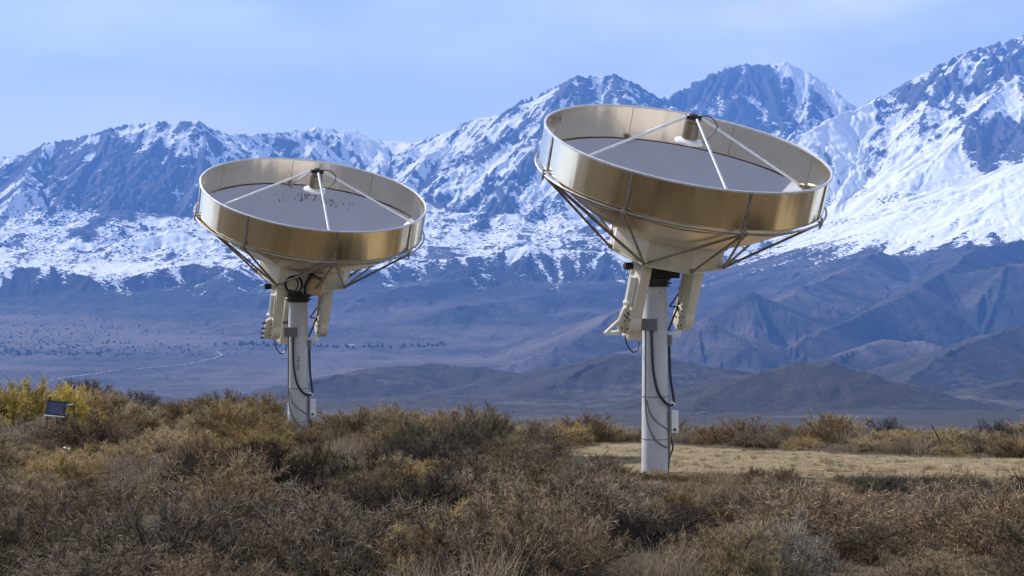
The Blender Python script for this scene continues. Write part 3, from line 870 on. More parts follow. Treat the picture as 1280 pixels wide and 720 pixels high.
# ------------------------------------------------------------------ mesh helpers for the built things
class MB:
    def __init__(s): s.v = []; s.f = []
    def add(s, V, F):
        o = len(s.v); s.v += [tuple(p) for p in V]; s.f += [tuple(i + o for i in f) for f in F]
    def tube(s, pts, r, n=10, cap=True, closed=False):
        pts = [Vector(p) for p in pts]; m = len(pts)
        rs = r if isinstance(r, (list, tuple)) else [r] * m
        V = []; F = []; prev = None
        for i, p in enumerate(pts):
            if closed: t = (pts[(i + 1) % m] - pts[i - 1]).normalized()
            else: t = (pts[min(i + 1, m - 1)] - pts[max(i - 1, 0)]).normalized()
            if prev is None:
                a = Vector((0, 0, 1)) if abs(t.z) < .9 else Vector((1, 0, 0))
                u = t.cross(a).normalized()
            else: u = (prev - t * prev.dot(t)).normalized()
            prev = u; w = t.cross(u)
            for k in range(n):
                a = 2 * math.pi * k / n
                V.append(p + (u * math.cos(a) + w * math.sin(a)) * rs[i])
        mm = m if closed else m - 1
        for i in range(mm):
            for k in range(n):
                a, b = i * n + k, i * n + (k + 1) % n
                c, d = ((i + 1) % m) * n + (k + 1) % n, ((i + 1) % m) * n + k
                F.append((a, b, c, d))
        if cap and not closed:
            F.append(tuple(range(n))[::-1]); F.append(tuple((m - 1) * n + k for k in range(n)))
        s.add(V, F); return s
    def box(s, c, ex, ey, ez, hx, hy, hz, bev=0.0):
        """box at c with unit axes ex ey ez and half sizes; bevelled edges"""
        c = Vector(c); ex, ey, ez = Vector(ex), Vector(ey), Vector(ez)
        bm = bmesh.new(); bmesh.ops.create_cube(bm, size=2.0)
        for v in bm.verts: v.co = Vector((v.co.x * hx, v.co.y * hy, v.co.z * hz))
        if bev: bmesh.ops.bevel(bm, geom=bm.edges[:], offset=bev, segments=2, affect='EDGES', profile=0.5)
        bm.verts.index_update()
        s.add([c + ex * v.co.x + ey * v.co.y + ez * v.co.z for v in bm.verts], [[v.index for v in f.verts] for f in bm.faces])
        bm.free(); return s
    def prism(s, c, ex, ey, ez, poly, h, bev=0.0):
        """polygon in the ex/ey plane, thickness 2h along ez"""
        c = Vector(c); ex, ey, ez = Vector(ex), Vector(ey), Vector(ez)
        bm = bmesh.new()
        f = bm.faces.new([bm.verts.new((x, y, -h)) for x, y in poly])
        r = bmesh.ops.extrude_face_region(bm, geom=[f])
        for v in [g for g in r['geom'] if isinstance(g, bmesh.types.BMVert)]: v.co.z = h
        bmesh.ops.recalc_face_normals(bm, faces=bm.faces[:])
        if bev: bmesh.ops.bevel(bm, geom=bm.edges[:], offset=bev, segments=2, affect='EDGES', profile=0.5)
        bm.verts.index_update()
        s.add([c + ex * v.co.x + ey * v.co.y + ez * v.co.z for v in bm.verts], [[v.index for v in f.verts] for f in bm.faces])
        bm.free(); return s
    def lathe(s, c, ez, ex, prof, n=96, closed=False, a0=0, a1=2 * math.pi):
        """prof: (radius, height along ez)"""
        c = Vector(c); ez = Vector(ez); ex = Vector(ex); ey = ez.cross(ex)
        full = abs(a1 - a0 - 2 * math.pi) < 1e-6
        cols = n if full else n + 1
        V = []; F = []; m = len(prof)
        for k in range(cols):
            a = a0 + (a1 - a0) * k / n
            d = ex * math.cos(a) + ey * math.sin(a)
            for r, h in prof: V.append(c + d * r + ez * h)
        for k in range(n):
            k2 = (k + 1) % cols
            for j in range(m if closed else m - 1):
                j2 = (j + 1) % m
                F.append((k * m + j, k2 * m + j, k2 * m + j2, k * m + j2))
        if closed and not full:
            F.append(tuple(range(m))[::-1]); F.append(tuple(n * m + j for j in range(m)))
        s.add(V, F); return s
    def build(s, name, mat, parent=None, smooth=False, angle=35):
        me = bpy.data.meshes.new(name)
        me.from_pydata(s.v, [], s.f); me.materials.append(mat)
        bm = bmesh.new(); bm.from_mesh(me)
        bmesh.ops.recalc_face_normals(bm, faces=bm.faces[:])
        if smooth:
            for e in bm.edges:
                e.smooth = not (len(e.link_faces) == 2 and e.calc_face_angle(0) > math.radians(angle))
            for f in bm.faces: f.smooth = True
        bm.to_mesh(me); bm.free()
        return obj(name, me, parent)
import bmesh

def simple(name, color, rough=0.5, metal=0.0, vary=0.12, scale=6.0, bstr=0.15, **kw):
    m, t, out = new_mat(name)
    T = NT(t)
    g = T.n("ShaderNodeTexCoord").outputs['Object']
    n1 = T.noise(g, scale, 5, 0.6); n2 = T.noise(g, scale * 9, 3, 0.6)
    lo = tuple(c * (1 - vary * 1.6) for c in color) + (1,); hi = tuple(min(1, c * (1 + vary)) for c in color) + (1,)
    col = T.mix(T.ramp(n1, 0.3, 0.7), lo, hi)
    principled(T, out, col, T.ramp(n1, 0.3, 0.7, rough * 0.85, min(1, rough * 1.15)), metal, bump=n2, bstr=bstr, bdist=0.002, **kw)
    return m

def painted(name, color, rough=0.45, streak=0.5):
    """outdoor paint: rain streaks, chips of rust at the edges, soft blotches"""
    m, t, out = new_mat(name)
    T = NT(t)
    tc_ = T.n("ShaderNodeTexCoord").outputs['Object']
    mp_ = T.n("ShaderNodeMapping"); mp_.inputs['Scale'].default_value = (14, 14, 0.9); T.link(tc_, mp_.inputs['Vector'])
    st = T.noise(mp_.outputs[0], 1.0, 4, 0.6)
    bl = T.noise(tc_, 3.0, 5, 0.6); fine = T.noise(tc_, 60, 3, 0.6)
    c = T.mix(T.ramp(bl, 0.3, 0.7), tuple(v * 0.86 for v in color) + (1,), tuple(color) + (1,))
    c = T.mix(T.ramp(st, 0.52, 0.75, 0, streak), c, tuple(v * k for v, k in zip(color, (0.62, 0.55, 0.45))) + (1,))
    c = T.mix(T.ramp(fine, 0.70, 0.78, 0, 0.6), c, (0.16, 0.09, 0.05, 1))
    principled(T, out, c, T.ramp(bl, 0.3, 0.7, rough * .8, rough * 1.2), 0.0, bump=fine, bstr=0.12, bdist=0.002)
    return m

def brushed(name, color, rough, wav=0.35, metal=1.0):
    """rolled sheet aluminium: slightly wavy round the hoop, fine circumferential brushing"""
    m, t, out = new_mat(name)
    T = NT(t)
    hoop = T.attr('hoop'); hh = T.attr('lift')
    comb = T.n("ShaderNodeCombineXYZ"); T.link(hoop, comb.inputs[0]); T.link(T.math('MULTIPLY', hh, 0.10), comb.inputs[1])
    w1 = T.noise(comb.outputs[0], 2.1, 2, 0.5)
    comb2 = T.n("ShaderNodeCombineXYZ"); T.link(T.math('MULTIPLY', hoop, 6.0), comb2.inputs[0]); T.link(T.math('MULTIPLY', hh, 60.0), comb2.inputs[1])
    w2 = T.noise(comb2.outputs[0], 1.0, 3, 0.6)
    comb3 = T.n("ShaderNodeCombineXYZ"); T.link(T.math('MULTIPLY', hoop, 3.0), comb3.inputs[0]); T.link(T.math('MULTIPLY', hh, 1.5), comb3.inputs[1])
    dirt = T.noise(comb3.outputs[0], 0.8, 1, 0.5)
    c = T.mix(T.ramp(dirt, 0.40, 0.85, 0, 0.22), tuple(color) + (1,), tuple(v * k for v, k in zip(color, (0.72, 0.66, 0.56))) + (1,))
    ht = T.math('MULTIPLY', w1, wav)
    p = principled(T, out, c, T.ramp(dirt, 0.4, 0.9, rough * .85, rough * 1.3), metal, bump=ht, bstr=1.0, bdist=0.055)
    p.inputs['Anisotropic'].default_value = 0.6
    tan = T.n("ShaderNodeCombineXYZ")
    for i, k in enumerate(('tx', 'ty', 'tz')): T.link(T.attr(k), tan.inputs[i])
    T.link(tan.outputs[0], p.inputs['Tangent'])
    return m

M_ALU = brushed("brushed_aluminium_sheet", (0.97, 0.87, 0.66), 0.20, 0.5)
M_ALU_IN = brushed("brushed_aluminium_inner_sheet", (0.66, 0.61, 0.53), 0.25, 0.5)
M_BOWL = brushed("spun_aluminium_bowl", (0.84, 0.73, 0.56), 0.36, 0.12)
M_DISH = simple("pale_grey_reflector_paint", (0.38, 0.38, 0.45), 0.5, 0.0, 0.04, 1.5, 0.05)
M_TUBE = simple("weathered_steel_tube", (0.34, 0.30, 0.26), 0.45, 0.75, 0.25, 8)
M_STRUT = simple("light_aluminium_strut", (0.75, 0.75, 0.76), 0.38, 0.6, 0.10, 10)
M_CREAM = painted("cream_paint", (0.74, 0.67, 0.53), 0.5, 0.45)
M_PYLON = painted("pale_grey_pylon_paint", (0.56, 0.555, 0.56), 0.42, 0.35)
M_DARKM = simple("dark_greasy_steel", (0.055, 0.042, 0.036), 0.5, 0.5, 0.4, 14, 0.4)
M_GREYB = simple("grey_electrical_box", (0.16, 0.17, 0.17), 0.55, 0.1, 0.15, 8)
M_CONDUIT = simple("grey_conduit", (0.20, 0.20, 0.20), 0.5, 0.2, 0.15, 8)
M_HOSE = simple("black_rubber_hose", (0.014, 0.014, 0.017), 0.38, 0.0, 0.2, 10)
M_WHITE = simple("white_enamel", (0.78, 0.78, 0.76), 0.35, 0.0, 0.08, 10)
M_TAN = simple("tan_cover", (0.55, 0.38, 0.20), 0.6, 0.0, 0.12, 5)
M_BOLT = simple("dark_bolt_steel", (0.05, 0.05, 0.05), 0.4, 0.7, 0.2, 20)
M_GREEN = simple("green_olive_box", (0.17, 0.19, 0.14), 0.55, 0.1, 0.15, 8)
M_INK = simple("black_stencil_paint", (0.03, 0.03, 0.035), 0.7, 0.0, 0.2, 20)

# ------------------------------------------------------------------ a dish antenna
RIM_R, SKIRT, BOWL_R, BOWL_D = 2.35, 0.60, 2.28, 0.95
AX = Vector((0.160, -0.314, 0.935)).normalized()
RC = Vector((0.456, -0.89, 5.406))                       # centre of the rim, from the pylon foot
UX = AX.cross(Vector((-0.109, -0.992, -0.0615))).normalized()
UX = UX if UX.x > 0 else -UX
VX = AX.cross(UX).normalized()
EX = Vector((0.891, 0.454, 0)).normalized()              # elevation axle
FX = EX.cross(AX).normalized()
FX = FX if FX.y < 0 else -FX                             # forward, towards the tilted-down edge
DEG = math.radians

def dp(th, r, s):
    """point in the dish: angle, radius, distance s below the rim plane"""
    return RC + (UX * math.cos(DEG(th)) + VX * math.sin(DEG(th))) * r - AX * s

def hoop_obj(name, mat, parent, prof, a0, a1, n, smooth=True, closed=True):
    """sheet swept round the dish axis, with hoop/lift/tangent attributes for the brushed finish"""
    V = []; F = []; hoop = []; lift = []; tan = []
    m = len(prof)
    full = abs(a1 - a0 - 360) < 1e-6
    cols = n if full else n + 1
    for k in range(cols):
        th = a0 + (a1 - a0) * k / n
        c, s_ = math.cos(DEG(th)), math.sin(DEG(th))
        tg = -UX * s_ + VX * c
        wob = 1 + 0.0016 * math.sin(DEG(th) * 8 + 1) + 0.0010 * math.sin(DEG(th) * 21)
        for r, s in prof:
            V.append(dp(th, r * wob, s)); hoop.append(DEG(th) * 2.35); lift.append(s); tan.append(tg)
    for k in range(n):
        k2 = (k + 1) % cols
        for j in range(m if closed else m - 1):
            j2 = (j + 1) % m
            F.append((k * m + j, k2 * m + j, k2 * m + j2, k * m + j2))
    if not full and closed:
        F.append(tuple(range(m))[::-1]); F.append(tuple(n * m + j for j in range(m)))
    me = bpy.data.meshes.new(name); me.from_pydata(V, [], F); me.materials.append(mat)
    for nm, dat in (('hoop', hoop), ('lift', lift), ('tx', [t.x for t in tan]), ('ty', [t.y for t in tan]), ('tz', [t.z for t in tan])):
        a = me.attributes.new(nm, 'FLOAT', 'POINT'); a.data.foreach_set('value', dat)
    bm = bmesh.new(); bm.from_mesh(me); bmesh.ops.recalc_face_normals(bm, faces=bm.faces[:])
    for e in bm.edges: e.smooth = not (len(e.link_faces) == 2 and e.calc_face_angle(0) > DEG(40))
    for f in bm.faces: f.smooth = True
    bm.to_mesh(me); bm.free()
    return obj(name, me, parent)

def at1(u, v, dy=0.0):
    """pylon-foot coordinates of the place seen at (u, v), dy metres behind the pylon axis"""
    D = 26.79 + dy
    return Vector(((u - U0) / FPX * D - 2.393, dy, CAMZ + (V0 - v) / FPX * D + 0.10))

def bezier(pts, n=10):
    """smooth curve through points"""
    P_ = [Vector(p) for p in pts]; out = []
    for i in range(len(P_) - 1):
        p0 = P_[max(i - 1, 0)]; p1 = P_[i]; p2 = P_[i + 1]; p3 = P_[min(i + 2, len(P_) - 1)]
        for k in range(n):
            t = k / n
            out.append(0.5 * ((2 * p1) + (p2 - p0) * t + (2 * p0 - 5 * p1 + 4 * p2 - p3) * t * t + (3 * p1 - p0 - 3 * p2 + p3) * t ** 3))
    out.append(P_[-1]); return out

PH = 3.10
NODES = [27 + 45 * k for k in range(8)]
X3, Y3, Z3 = Vector((1, 0, 0)), Vector((0, 1, 0)), Vector((0, 0, 1))

def bolts(points, normal, r, parent, name='bolt', h=0.012):
    for p in points:
        MB().tube([p, p + normal * h], r, 6).build(name, M_BOLT, parent)

def make_antenna(name, near):
    root = empty(name, (0, 0, 0))
    # --- pylon
    py = MB().lathe((0, 0, 0), Z3, X3, [(0.0, -0.45), (0.228, -0.45), (0.226, 0.0), (0.219, 1.05), (0.2215, 1.052), (0.2215, 1.066), (0.218, 1.068), (0.213, 2.10), (0.2155, 2.102), (0.2155, 2.114), (0.212, 2.116), (0.207, PH), (0, PH)], 56).build('pylon', M_PYLON, root, True)
    bolts([Vector((0.208 * math.sin(a), -0.208 * math.cos(a), PH - 0.09)) for a in (-0.75, 0.35)], Vector((0, -1, 0)), 0.012, py)
    # --- azimuth bearing: rings and toothed gear
    ab = MB()
    ab.lathe((0, 0, PH), Z3, X3, [(0.0, 0.001), (0.245, 0.001), (0.245, 0.030), (0.222, 0.032), (0.222, 0.045), (0.262, 0.047), (0.262, 0.075), (0.232, 0.077), (0.232, 0.10), (0.27, 0.102), (0.27, 0.135), (0.0, 0.135)], 64)
    for k in range(48):
        a = 2 * math.pi * k / 48
        d = Vector((math.cos(a), math.sin(a), 0)); e = Vector((-d.y, d.x, 0))
        ab.box(Vector((0, 0, PH + 0.061)) + d * 0.268, d, e, Z3, 0.010, 0.007, 0.012)
    ab = ab.build('azimuth_bearing', M_DARKM, root, True)
    # --- turret block that turns on the bearing
    tb = MB()
    tb.box((0.03, 0.02, PH + 0.235), EX, Vector((-EX.y, EX.x, 0)), Z3, 0.33, 0.21, 0.095, 0.012)
    tb.box((0.10, 0.16, PH + 0.38), EX, Vector((-EX.y, EX.x, 0)), Z3, 0.18, 0.16, 0.10, 0.012)
    tb.tube([Vector((0.03, 0.05, PH + 0.27)) - EX * 0.50, Vector((0.03, 0.05, PH + 0.27)) + EX * 0.50], 0.055, 20)
    tb = tb.build('turret', M_DARKM, root, True)
    for dx in (-0.24, -0.08, 0.1, 0.25):
        MB().tube([Vector((0.03, 0.02, PH + 0.25)) + EX * dx + Vector((EX.y, -EX.x, 0)) * 0.20, Vector((0.03, 0.02, PH + 0.25)) + EX * dx + Vector((EX.y, -EX.x, 0)) * 0.235], 0.020, 8).build('bolt', M_BOLT, tb)
    # --- octagonal hub under the bowl
    n8 = [(math.cos(DEG(a)), math.sin(DEG(a))) for a in NODES]
    hub = MB()
    hub.prism(RC - AX * 1.625, UX, VX, AX, [(c * 0.97, s * 0.97) for c, s in n8], 0.210, 0.014)
    hub.lathe(RC - AX * 1.43, AX, UX, [(0.80, -0.02), (0.80, 0.05), (0.86, 0.05), (0.86, -0.02)], 64, True)
    hub = hub.build('hub_frame', M_CREAM, root, True)
    fl = MB()      # flange lips on the lower edge of the hub
    for i in range(8):
        a = dp(NODES[i], 1.0, 1.835); b = dp(NODES[(i + 1) % 8], 1.0, 1.835)
        t = (b - a).normalized(); o_ = AX.cross(t)
        fl.box((a + b) / 2, t, o_, AX, (b - a).length / 2 - 0.01, 0.018, 0.014, 0.003)
    fl.build('hub_lip', M_CREAM, hub)
    # round access cover on the front of the hub
    a = dp(252, 1, 1.62); b = dp(297, 1, 1.62); nrm = ((a + b) / 2 - (RC - AX * 1.62)).normalized(); c0 = a * 0.45 + b * 0.55
    c0 = RC - AX * 1.62 + nrm * (0.99 * math.cos(DEG(22.5)) + 0.001) + (b - a).normalized() * 0.10
    MB().tube([c0, c0 + nrm * 0.012], 0.115, 32).build('access_cover', M_CREAM, hub, True)
    # --- bowl: backing shell and inner reflector face
    outer = [(r, SKIRT + 0.015 + BOWL_D * (1 - (r / BOWL_R) ** 2.25)) for r in np.linspace(0.02, BOWL_R, 26)]
    inner = [(r, SKIRT - 0.015 + (BOWL_D - 0.02) * (1 - (r / BOWL_R) ** 2)) for r in np.linspace(BOWL_R, 0.02, 26)]
    hoop_obj('bowl', M_BOWL, root, outer, 0, 360, 128, closed=False)
    refl = hoop_obj('reflector', M_DISH, root, inner, 0, 360, 128, closed=False)
    if not near:
        rg = random.Random(4); pat = MB()
        for k in range(70):     # flaked paint on the reflector of the further dish
            th = rg.gauss(103, 10) if rg.random() < .85 else rg.uniform(60, 120); r_ = rg.uniform(1.93, 2.10)
            s_ = SKIRT - 0.015 + (BOWL_D - 0.02) * (1 - (r_ / BOWL_R) ** 2) - 0.004
            p = dp(th, r_, s_); q = rg.uniform(.010, .032)
            nn = (AX + (RC - AX * s_ - p) * (-0.0)).normalized()
            slope = 2 * (BOWL_D - .02) * r_ / BOWL_R ** 2
            rad = (p - (RC - AX * s_)).normalized()
            e1 = (rad + AX * slope).normalized(); e2 = AX.cross(rad); e3 = e2.cross(e1)
            pat.prism(p, e1, e2, e3, [(q * math.cos(j * 1.047 + rg.uniform(-.3, .3)) * rg.uniform(.6, 1.8), q * .35 * math.sin(j * 1.047)) for j in range(6)], 0.0015)
        pat.build('flaked_paint', M_DARKM, refl)
    # --- skirt: eight curved panels, doubled thickness, each with its seam strap
    for i in range(8):
        pnl = hoop_obj('skirt_panel', M_ALU, root, [(RIM_R, 0.0), (RIM_R - 0.003, 0.30), (RIM_R - 0.006, SKIRT + 0.01), (RIM_R - 0.022, SKIRT + 0.01), (RIM_R - 0.019, 0.30), (RIM_R - 0.016, 0.0)], NODES[i] + 0.12, NODES[i] + 45 - 0.12, 24)
        th = NODES[i]
        st = MB(); rd = (UX * math.cos(DEG(th)) + VX * math.sin(DEG(th))); tg = AX.cross(rd)
        st.box(dp(th, RIM_R + 0.004, SKIRT / 2), rd, tg, AX, 0.006, 0.022, SKIRT / 2 - 0.004, 0.002)
        st = st.build('seam_strap', M_TUBE, root)
        for sdv in (-0.011, 0.011):
            for kk in range(7):
                MB().tube([dp(th, RIM_R + 0.009, 0.06 + kk * 0.08) + tg * sdv, dp(th, RIM_R + 0.014, 0.06 + kk * 0.08) + tg * sdv], 0.005, 6).build('rivet', M_BOLT, st) if kk in (0, 3, 6) and sdv > 0 else None
    hoop_obj('rim', M_STRUT, root, [(RIM_R + 0.012, -0.004), (RIM_R + 0.012, 0.022), (RIM_R + 0.0015, 0.022), (RIM_R + 0.0015, -0.001), (RIM_R - 0.018, -0.001), (RIM_R - 0.018, 0.020), (RIM_R - 0.028, 0.020), (RIM_R - 0.028, -0.004), (RIM_R - 0.01, -0.014)], 0, 360, 160)
    # --- ring tubes under the skirt and truss
    ring = MB()
    ring.tube([dp(a_, RIM_R + 0.045, SKIRT + 0.04) for a_ in np.linspace(0, 357.5, 144)], 0.017, 8, closed=True)
    ring.build('ring_tube', M_TUBE, root, True)
    cb = MB()       # lower hoop, sagging inwards between the nodes
    pts = []
    for i in range(8):
        for k in range(12):
            t = k / 12; sg = math.sin(math.pi * t)
            pts.append(dp(NODES[i] + 45 * t, RIM_R + 0.03 - 0.17 * sg, SKIRT + 0.05 + 0.10 * sg))
    cb.tube(pts, 0.012, 8, closed=True); cb.build('sag_hoop', M_TUBE, root, True)
    def node(i): return dp(NODES[i % 8], RIM_R + 0.05, SKIRT + 0.045)
    def low(i): return dp(NODES[i % 8], 1.02, 1.80)
    for i in range(8):
        nd = MB()
        rd = (UX * math.cos(DEG(NODES[i])) + VX * math.sin(DEG(NODES[i]))); tg = AX.cross(rd)
        nd.box(node(i), rd, tg, AX, 0.030, 0.045, 0.040, 0.008)
        nd.tube([node(i) + AX * 0.10, node(i) - AX * 0.09], 0.016, 8)
        nd.tube([node(i) - tg * 0.075, node(i) + tg * 0.075], 0.013, 8)
        nd.build('truss_node', M_TUBE, root, True)
        js = (i - 1, i, i + 1) if i % 2 == 0 else (i,)
        for j in js:
            a, b = node(i), low(j)
            MB().tube([a, b], 0.021, 10).build('truss_rod', M_TUBE, root, True)
        MB().tube([low(i) - AX * 0.02, low(i) + AX * 0.045], 0.036, 12).build('rod_lug', M_TUBE, root, True)
    # --- feed with its four legs
    top = RC + AX * 0.50
    fd = MB()
    fd.lathe(RC + AX * 0.10, AX, UX, [(0, 0), (0.128, 0), (0.128, 0.29), (0.112, 0.30), (0.112, 0.32), (0.134, 0.325), (0.134, 0.36), (0, 0.36)], 40)
    fd = fd.build('feed_can', simple_feed, root, True)
    MB().lathe(RC + AX * 0.075, AX, UX, [(0, -0.02), (0.20, -0.035), (0.235, -0.02), (0.23, 0.012), (0.13, 0.045), (0, 0.045)], 56).build('feed_plate', M_WHITE, root, True)
    cl = MB()
    for a_ in (27, 117, 207, 297):
        rd = (UX * math.cos(DEG(a_)) + VX * math.sin(DEG(a_)))
        cl.box(RC + AX * 0.475 + rd * 0.10, rd, AX.cross(rd), AX, 0.045, 0.018, 0.022, 0.004)
    cl.lathe(RC + AX * 0.46, AX, UX, [(0, 0), (0.085, 0), (0.085, 0.05), (0.05, 0.07), (0, 0.07)], 24)
    cl.build('feed_bracket', M_DARKM, fd, True)
    MB().tube(bezier([RC + AX * .50 + UX * .05, RC + AX * .52 + UX * .26 + VX * .05, RC + AX * .38 + UX * .40 + VX * .05, RC + AX * .18 + UX * .30, RC + AX * .08 + UX * .2], 8), 0.009, 8).build('feed_cable', M_HOSE, fd, True)
    for a_ in (27, 117, 207, 297):
        rd = (UX * math.cos(DEG(a_)) + VX * math.sin(DEG(a_)))
        foot = dp(a_, 2.24, SKIRT - 0.04)
        tp = RC + AX * 0.475 + rd * 0.13
        lg = MB().tube([tp, foot], 0.0235 if a_ != 117 else 0.019, 14).build('feed_leg', M_STRUT, root, True)
        MB().box(foot + AX * 0.01, rd, AX.cross(rd), AX, 0.05, 0.045, 0.03, 0.006).build('leg_foot', M_TUBE, lg)
    # --- two arms that hang from the hub either side of the pylon
    for sd in (-1, 1):
        top_ = RC - AX * 1.84 + EX * (0.46 if sd > 0 else 0.62) * sd + FX * (0.30 if sd < 0 else 0.22)
        L_ = 1.20
        w_ = 0.175
        poly = [(-w_ - 0.02, 0.0), (w_ + 0.02, 0.0), (w_, -0.35), (w_ + .005, -L_ + 0.18)] + \
               [(w_ * math.cos(t), -L_ + 0.14 - 0.14 * math.sin(t)) for t in np.linspace(0.15, math.pi - 0.15, 9)] + [(-w_ - .005, -L_ + 0.18), (-w_, -0.35)]
        arm = MB().prism(top_, FX, AX, EX, poly, 0.062, 0.008)
        # channel lips
        for q in (-1, 1):
            arm.box(top_ - AX * 0.55 + FX * (w_ - 0.018) * q + EX * 0.0, FX, EX, AX, 0.018, 0.092, 0.48, 0.005)
        arm = arm.build('counterweight_arm', M_CREAM, root, True)
        MB().prism(top_ - AX * (L_ - 0.10), FX, AX, EX, [(0.205 * math.cos(t), 0.22 * math.sin(t)) for t in np.linspace(0, 2 * math.pi, 24)[:-1]], 0.086, 0.008).build('arm_plate', M_CREAM, arm, True)
        ep = top_ - AX * (L_ - 0.10)
        nb = EX if sd > 0 else -EX
        vis = -EX if sd > 0 else -EX
        for fx, az_ in ((-.10, .10), (.10, .06), (-.11, -.02), (.09, -.10), (.0, -.14), (.0, .0), (.05, .14)):
            p = ep + FX * fx + AX * az_ + vis * 0.087
            MB().tube([p, p + vis * 0.012], 0.014, 6).build('bolt', M_BOLT, arm)
        if sd < 0:
            # white flanged pipe and limit bracket on the outer face
            q0 = top_ - AX * 0.34 + vis * 0.115 - FX * 0.02
            pp = MB().tube([q0, q0 - AX * 0.42], 0.045, 20)
            pp.tube([q0 - AX * 0.42, q0 - AX * 0.455], 0.082, 24)
            pp.tube([q0 + AX * 0.02, q0], 0.055, 20)
            pp.build('flanged_pipe', M_WHITE, arm, True)
            mo = MB().tube([top_ - AX * 0.13 + vis * 0.06, top_ - AX * 0.13 + vis * 0.19], 0.065, 24)
            mo.build('motor_collar', M_WHITE, arm, True)
            mo = MB().tube([top_ - AX * 0.13 + vis * 0.19, top_ - AX * 0.13 + vis * 0.32], 0.060, 24)
            mo.tube([top_ - AX * 0.13 + vis * 0.32, top_ - AX * 0.13 + vis * 0.33], 0.045, 24)
            mo.build('drive_motor', M_HOSE, arm, True)
            # bracket to the left: perforated plate
            o0 = ep + vis * 0.11
            br = MB()
            pl = [(0.0, 0.20), (0.11, 0.17), (0.13, -0.05), (0.05, -0.16), (-0.07, -0.16), (-0.05, 0.05)]
            if near:
                e1 = (vis + FX * 0.25).normalized(); e2 = AX; e3 = e1.cross(e2)
                br.prism(o0, e1, e2, e3, [(-0.02, 0.30), (0.10, 0.24), (0.14, 0.10), (0.16, -0.02), (0.10, -0.20), (-0.02, -0.20)], 0.03, 0.006)
                br.build('bracket_plate', M_CREAM, arm, True)
                MB().prism(o0 + e1 * 0.14 - e2 * 0.09, e1, e2, e3, [(0.0, 0.13), (0.05, 0.12), (0.29, -0.06), (0.27, -0.12), (0.20, -0.075), (0.11, 0.035), (0.03, 0.04)], 0.022, 0.004).build('toe_bracket', M_CREAM, arm, True)
                MB().prism(o0 + e1 * 0.14 - e2 * 0.18, e1, e2, e3, [(-0.04, 0.02), (0.25, 0.04), (0.27, -0.01), (-0.04, -0.05)], 0.035, 0.005).build('toe_plate', M_WHITE, arm, True)
                for a_, b_ in ((.04, .10), (.08, .13), (.00, .07), (.05, .02), (.08, -.10), (.02, .16)):
                    p = o0 + e1 * a_ + e2 * b_ - e3 * 0.03
                    q_ = -e3 if (-e3).y < 0 else e3
                    MB().tube([p, o0 + e1 * a_ + e2 * b_ + q_ * 0.042], 0.014, 6).build('bolt', M_BOLT, arm)
            else:
                e1 = (vis + FX * 0.25).normalized(); e2 = AX; e3 = e1.cross(e2); q_ = -e3 if (-e3).y < 0 else e3
                br.prism(o0, e1, e2, e3, [(-0.02, 0.26), (0.09, 0.22), (0.12, 0.0), (0.12, -0.20), (-0.02, -0.20)], 0.03, 0.006)
                br.build('bracket_plate', M_CREAM, arm, True)
                for b_ in (.16, .04, -.07, -.17):
                    MB().tube([o0 + e1 * 0.09 + e2 * b_, o0 + e1 * 0.185 + e2 * b_], 0.020, 10).build('pin', M_BOLT, arm, True)
    # --- counterweight box behind the left of the pylon
    cw0 = at1(800, 388, 0.30)
    cw = MB().box(cw0, EX, AX.cross(EX), AX, 0.20, 0.13, 0.50, 0.02)
    cw = cw.build('counterweight_box', M_CREAM, root, True)
    MB().box(cw0 - AX * -0.02, EX, AX.cross(EX), AX, 0.203, 0.133, 0.035, 0.004).build('box_band', M_TUBE, cw)
    hc = at1(790, 428, 0.05)
    MB().tube(bezier([at1(781, 419, -.02), at1(784, 431, -.03), at1(791, 440, -.02), at1(797, 437, 0), at1(799, 428, .05)], 8), 0.012, 8).build('hanging_hose', M_HOSE, cw, True)
    # --- elevation jack on the right
    jk = MB()
    j0, j1, j2 = at1(851, 363, 0.05), at1(837, 383, 0.02), at1(850, 384, 0.05)
    for a, b in ((j0, j1), (j1, j2), (j0, at1(851, 386, 0.05))): jk.tube([a, b], 0.013, 8)
    jk.tube([at1(856, 361, 0.1), at1(835, 414, 0.02)], 0.016, 8)
    jk.tube([at1(848, 361, 0.07), at1(858, 361, 0.09)], 0.028, 10)
    jk.build('elevation_jack', M_DARKM, root, True)
    lk = MB().prism(at1(842, 417, 0.03), X3, Z3, Y3, [(-.11, -.02), (-.02, .03), (.12, .06), (.12, -.04), (0.0, -.08), (-.11, -.06)], 0.03, 0.005)
    lk.build('jack_link', M_WHITE, root, True)
    MB().box(at1(837, 425, -0.02), X3, Y3, Z3, 0.033, 0.04, 0.085, 0.006).build('switch_box', M_GREEN if not near else M_GREYB, root)
    # --- boxes, conduit and hoses on the pylon
    MB().box(at1(811, 405.5, -0.245), X3, Y3, Z3, 0.135, 0.055, 0.10, 0.008).build('junction_box', M_GREYB, root)
    MB().tube(bezier([at1(807, 413, -.235), at1(807, 470, -.235), at1(807, 505, -.24), at1(810, 530, -.24), at1(818, 548, -.235), at1(828, 557, -.20), at1(834, 559, -.12)], 8), 0.017, 10).build('conduit', M_CONDUIT, root, True)
    MB().tube(bezier([at1(808.5, 500, -.235), at1(812, 515, -.24), at1(820, 526, -.23), at1(829, 533, -.19), at1(834, 537, -.10)], 8), 0.013, 10).build('conduit', M_CONDUIT, root, True)
    MB().tube(bezier([at1(814.5, 412, -.25), at1(815, 435, -.27), at1(817, 465, -.29), at1(822, 488, -.30), at1(829, 500, -.28), at1(836, 506, -.20), at1(841.5, 505, -.12), at1(842, 497, -.06), at1(838, 470, -.02), at1(836.5, 432, 0.0)], 10), 0.025, 12).build('cable_hose', M_HOSE, root, True)
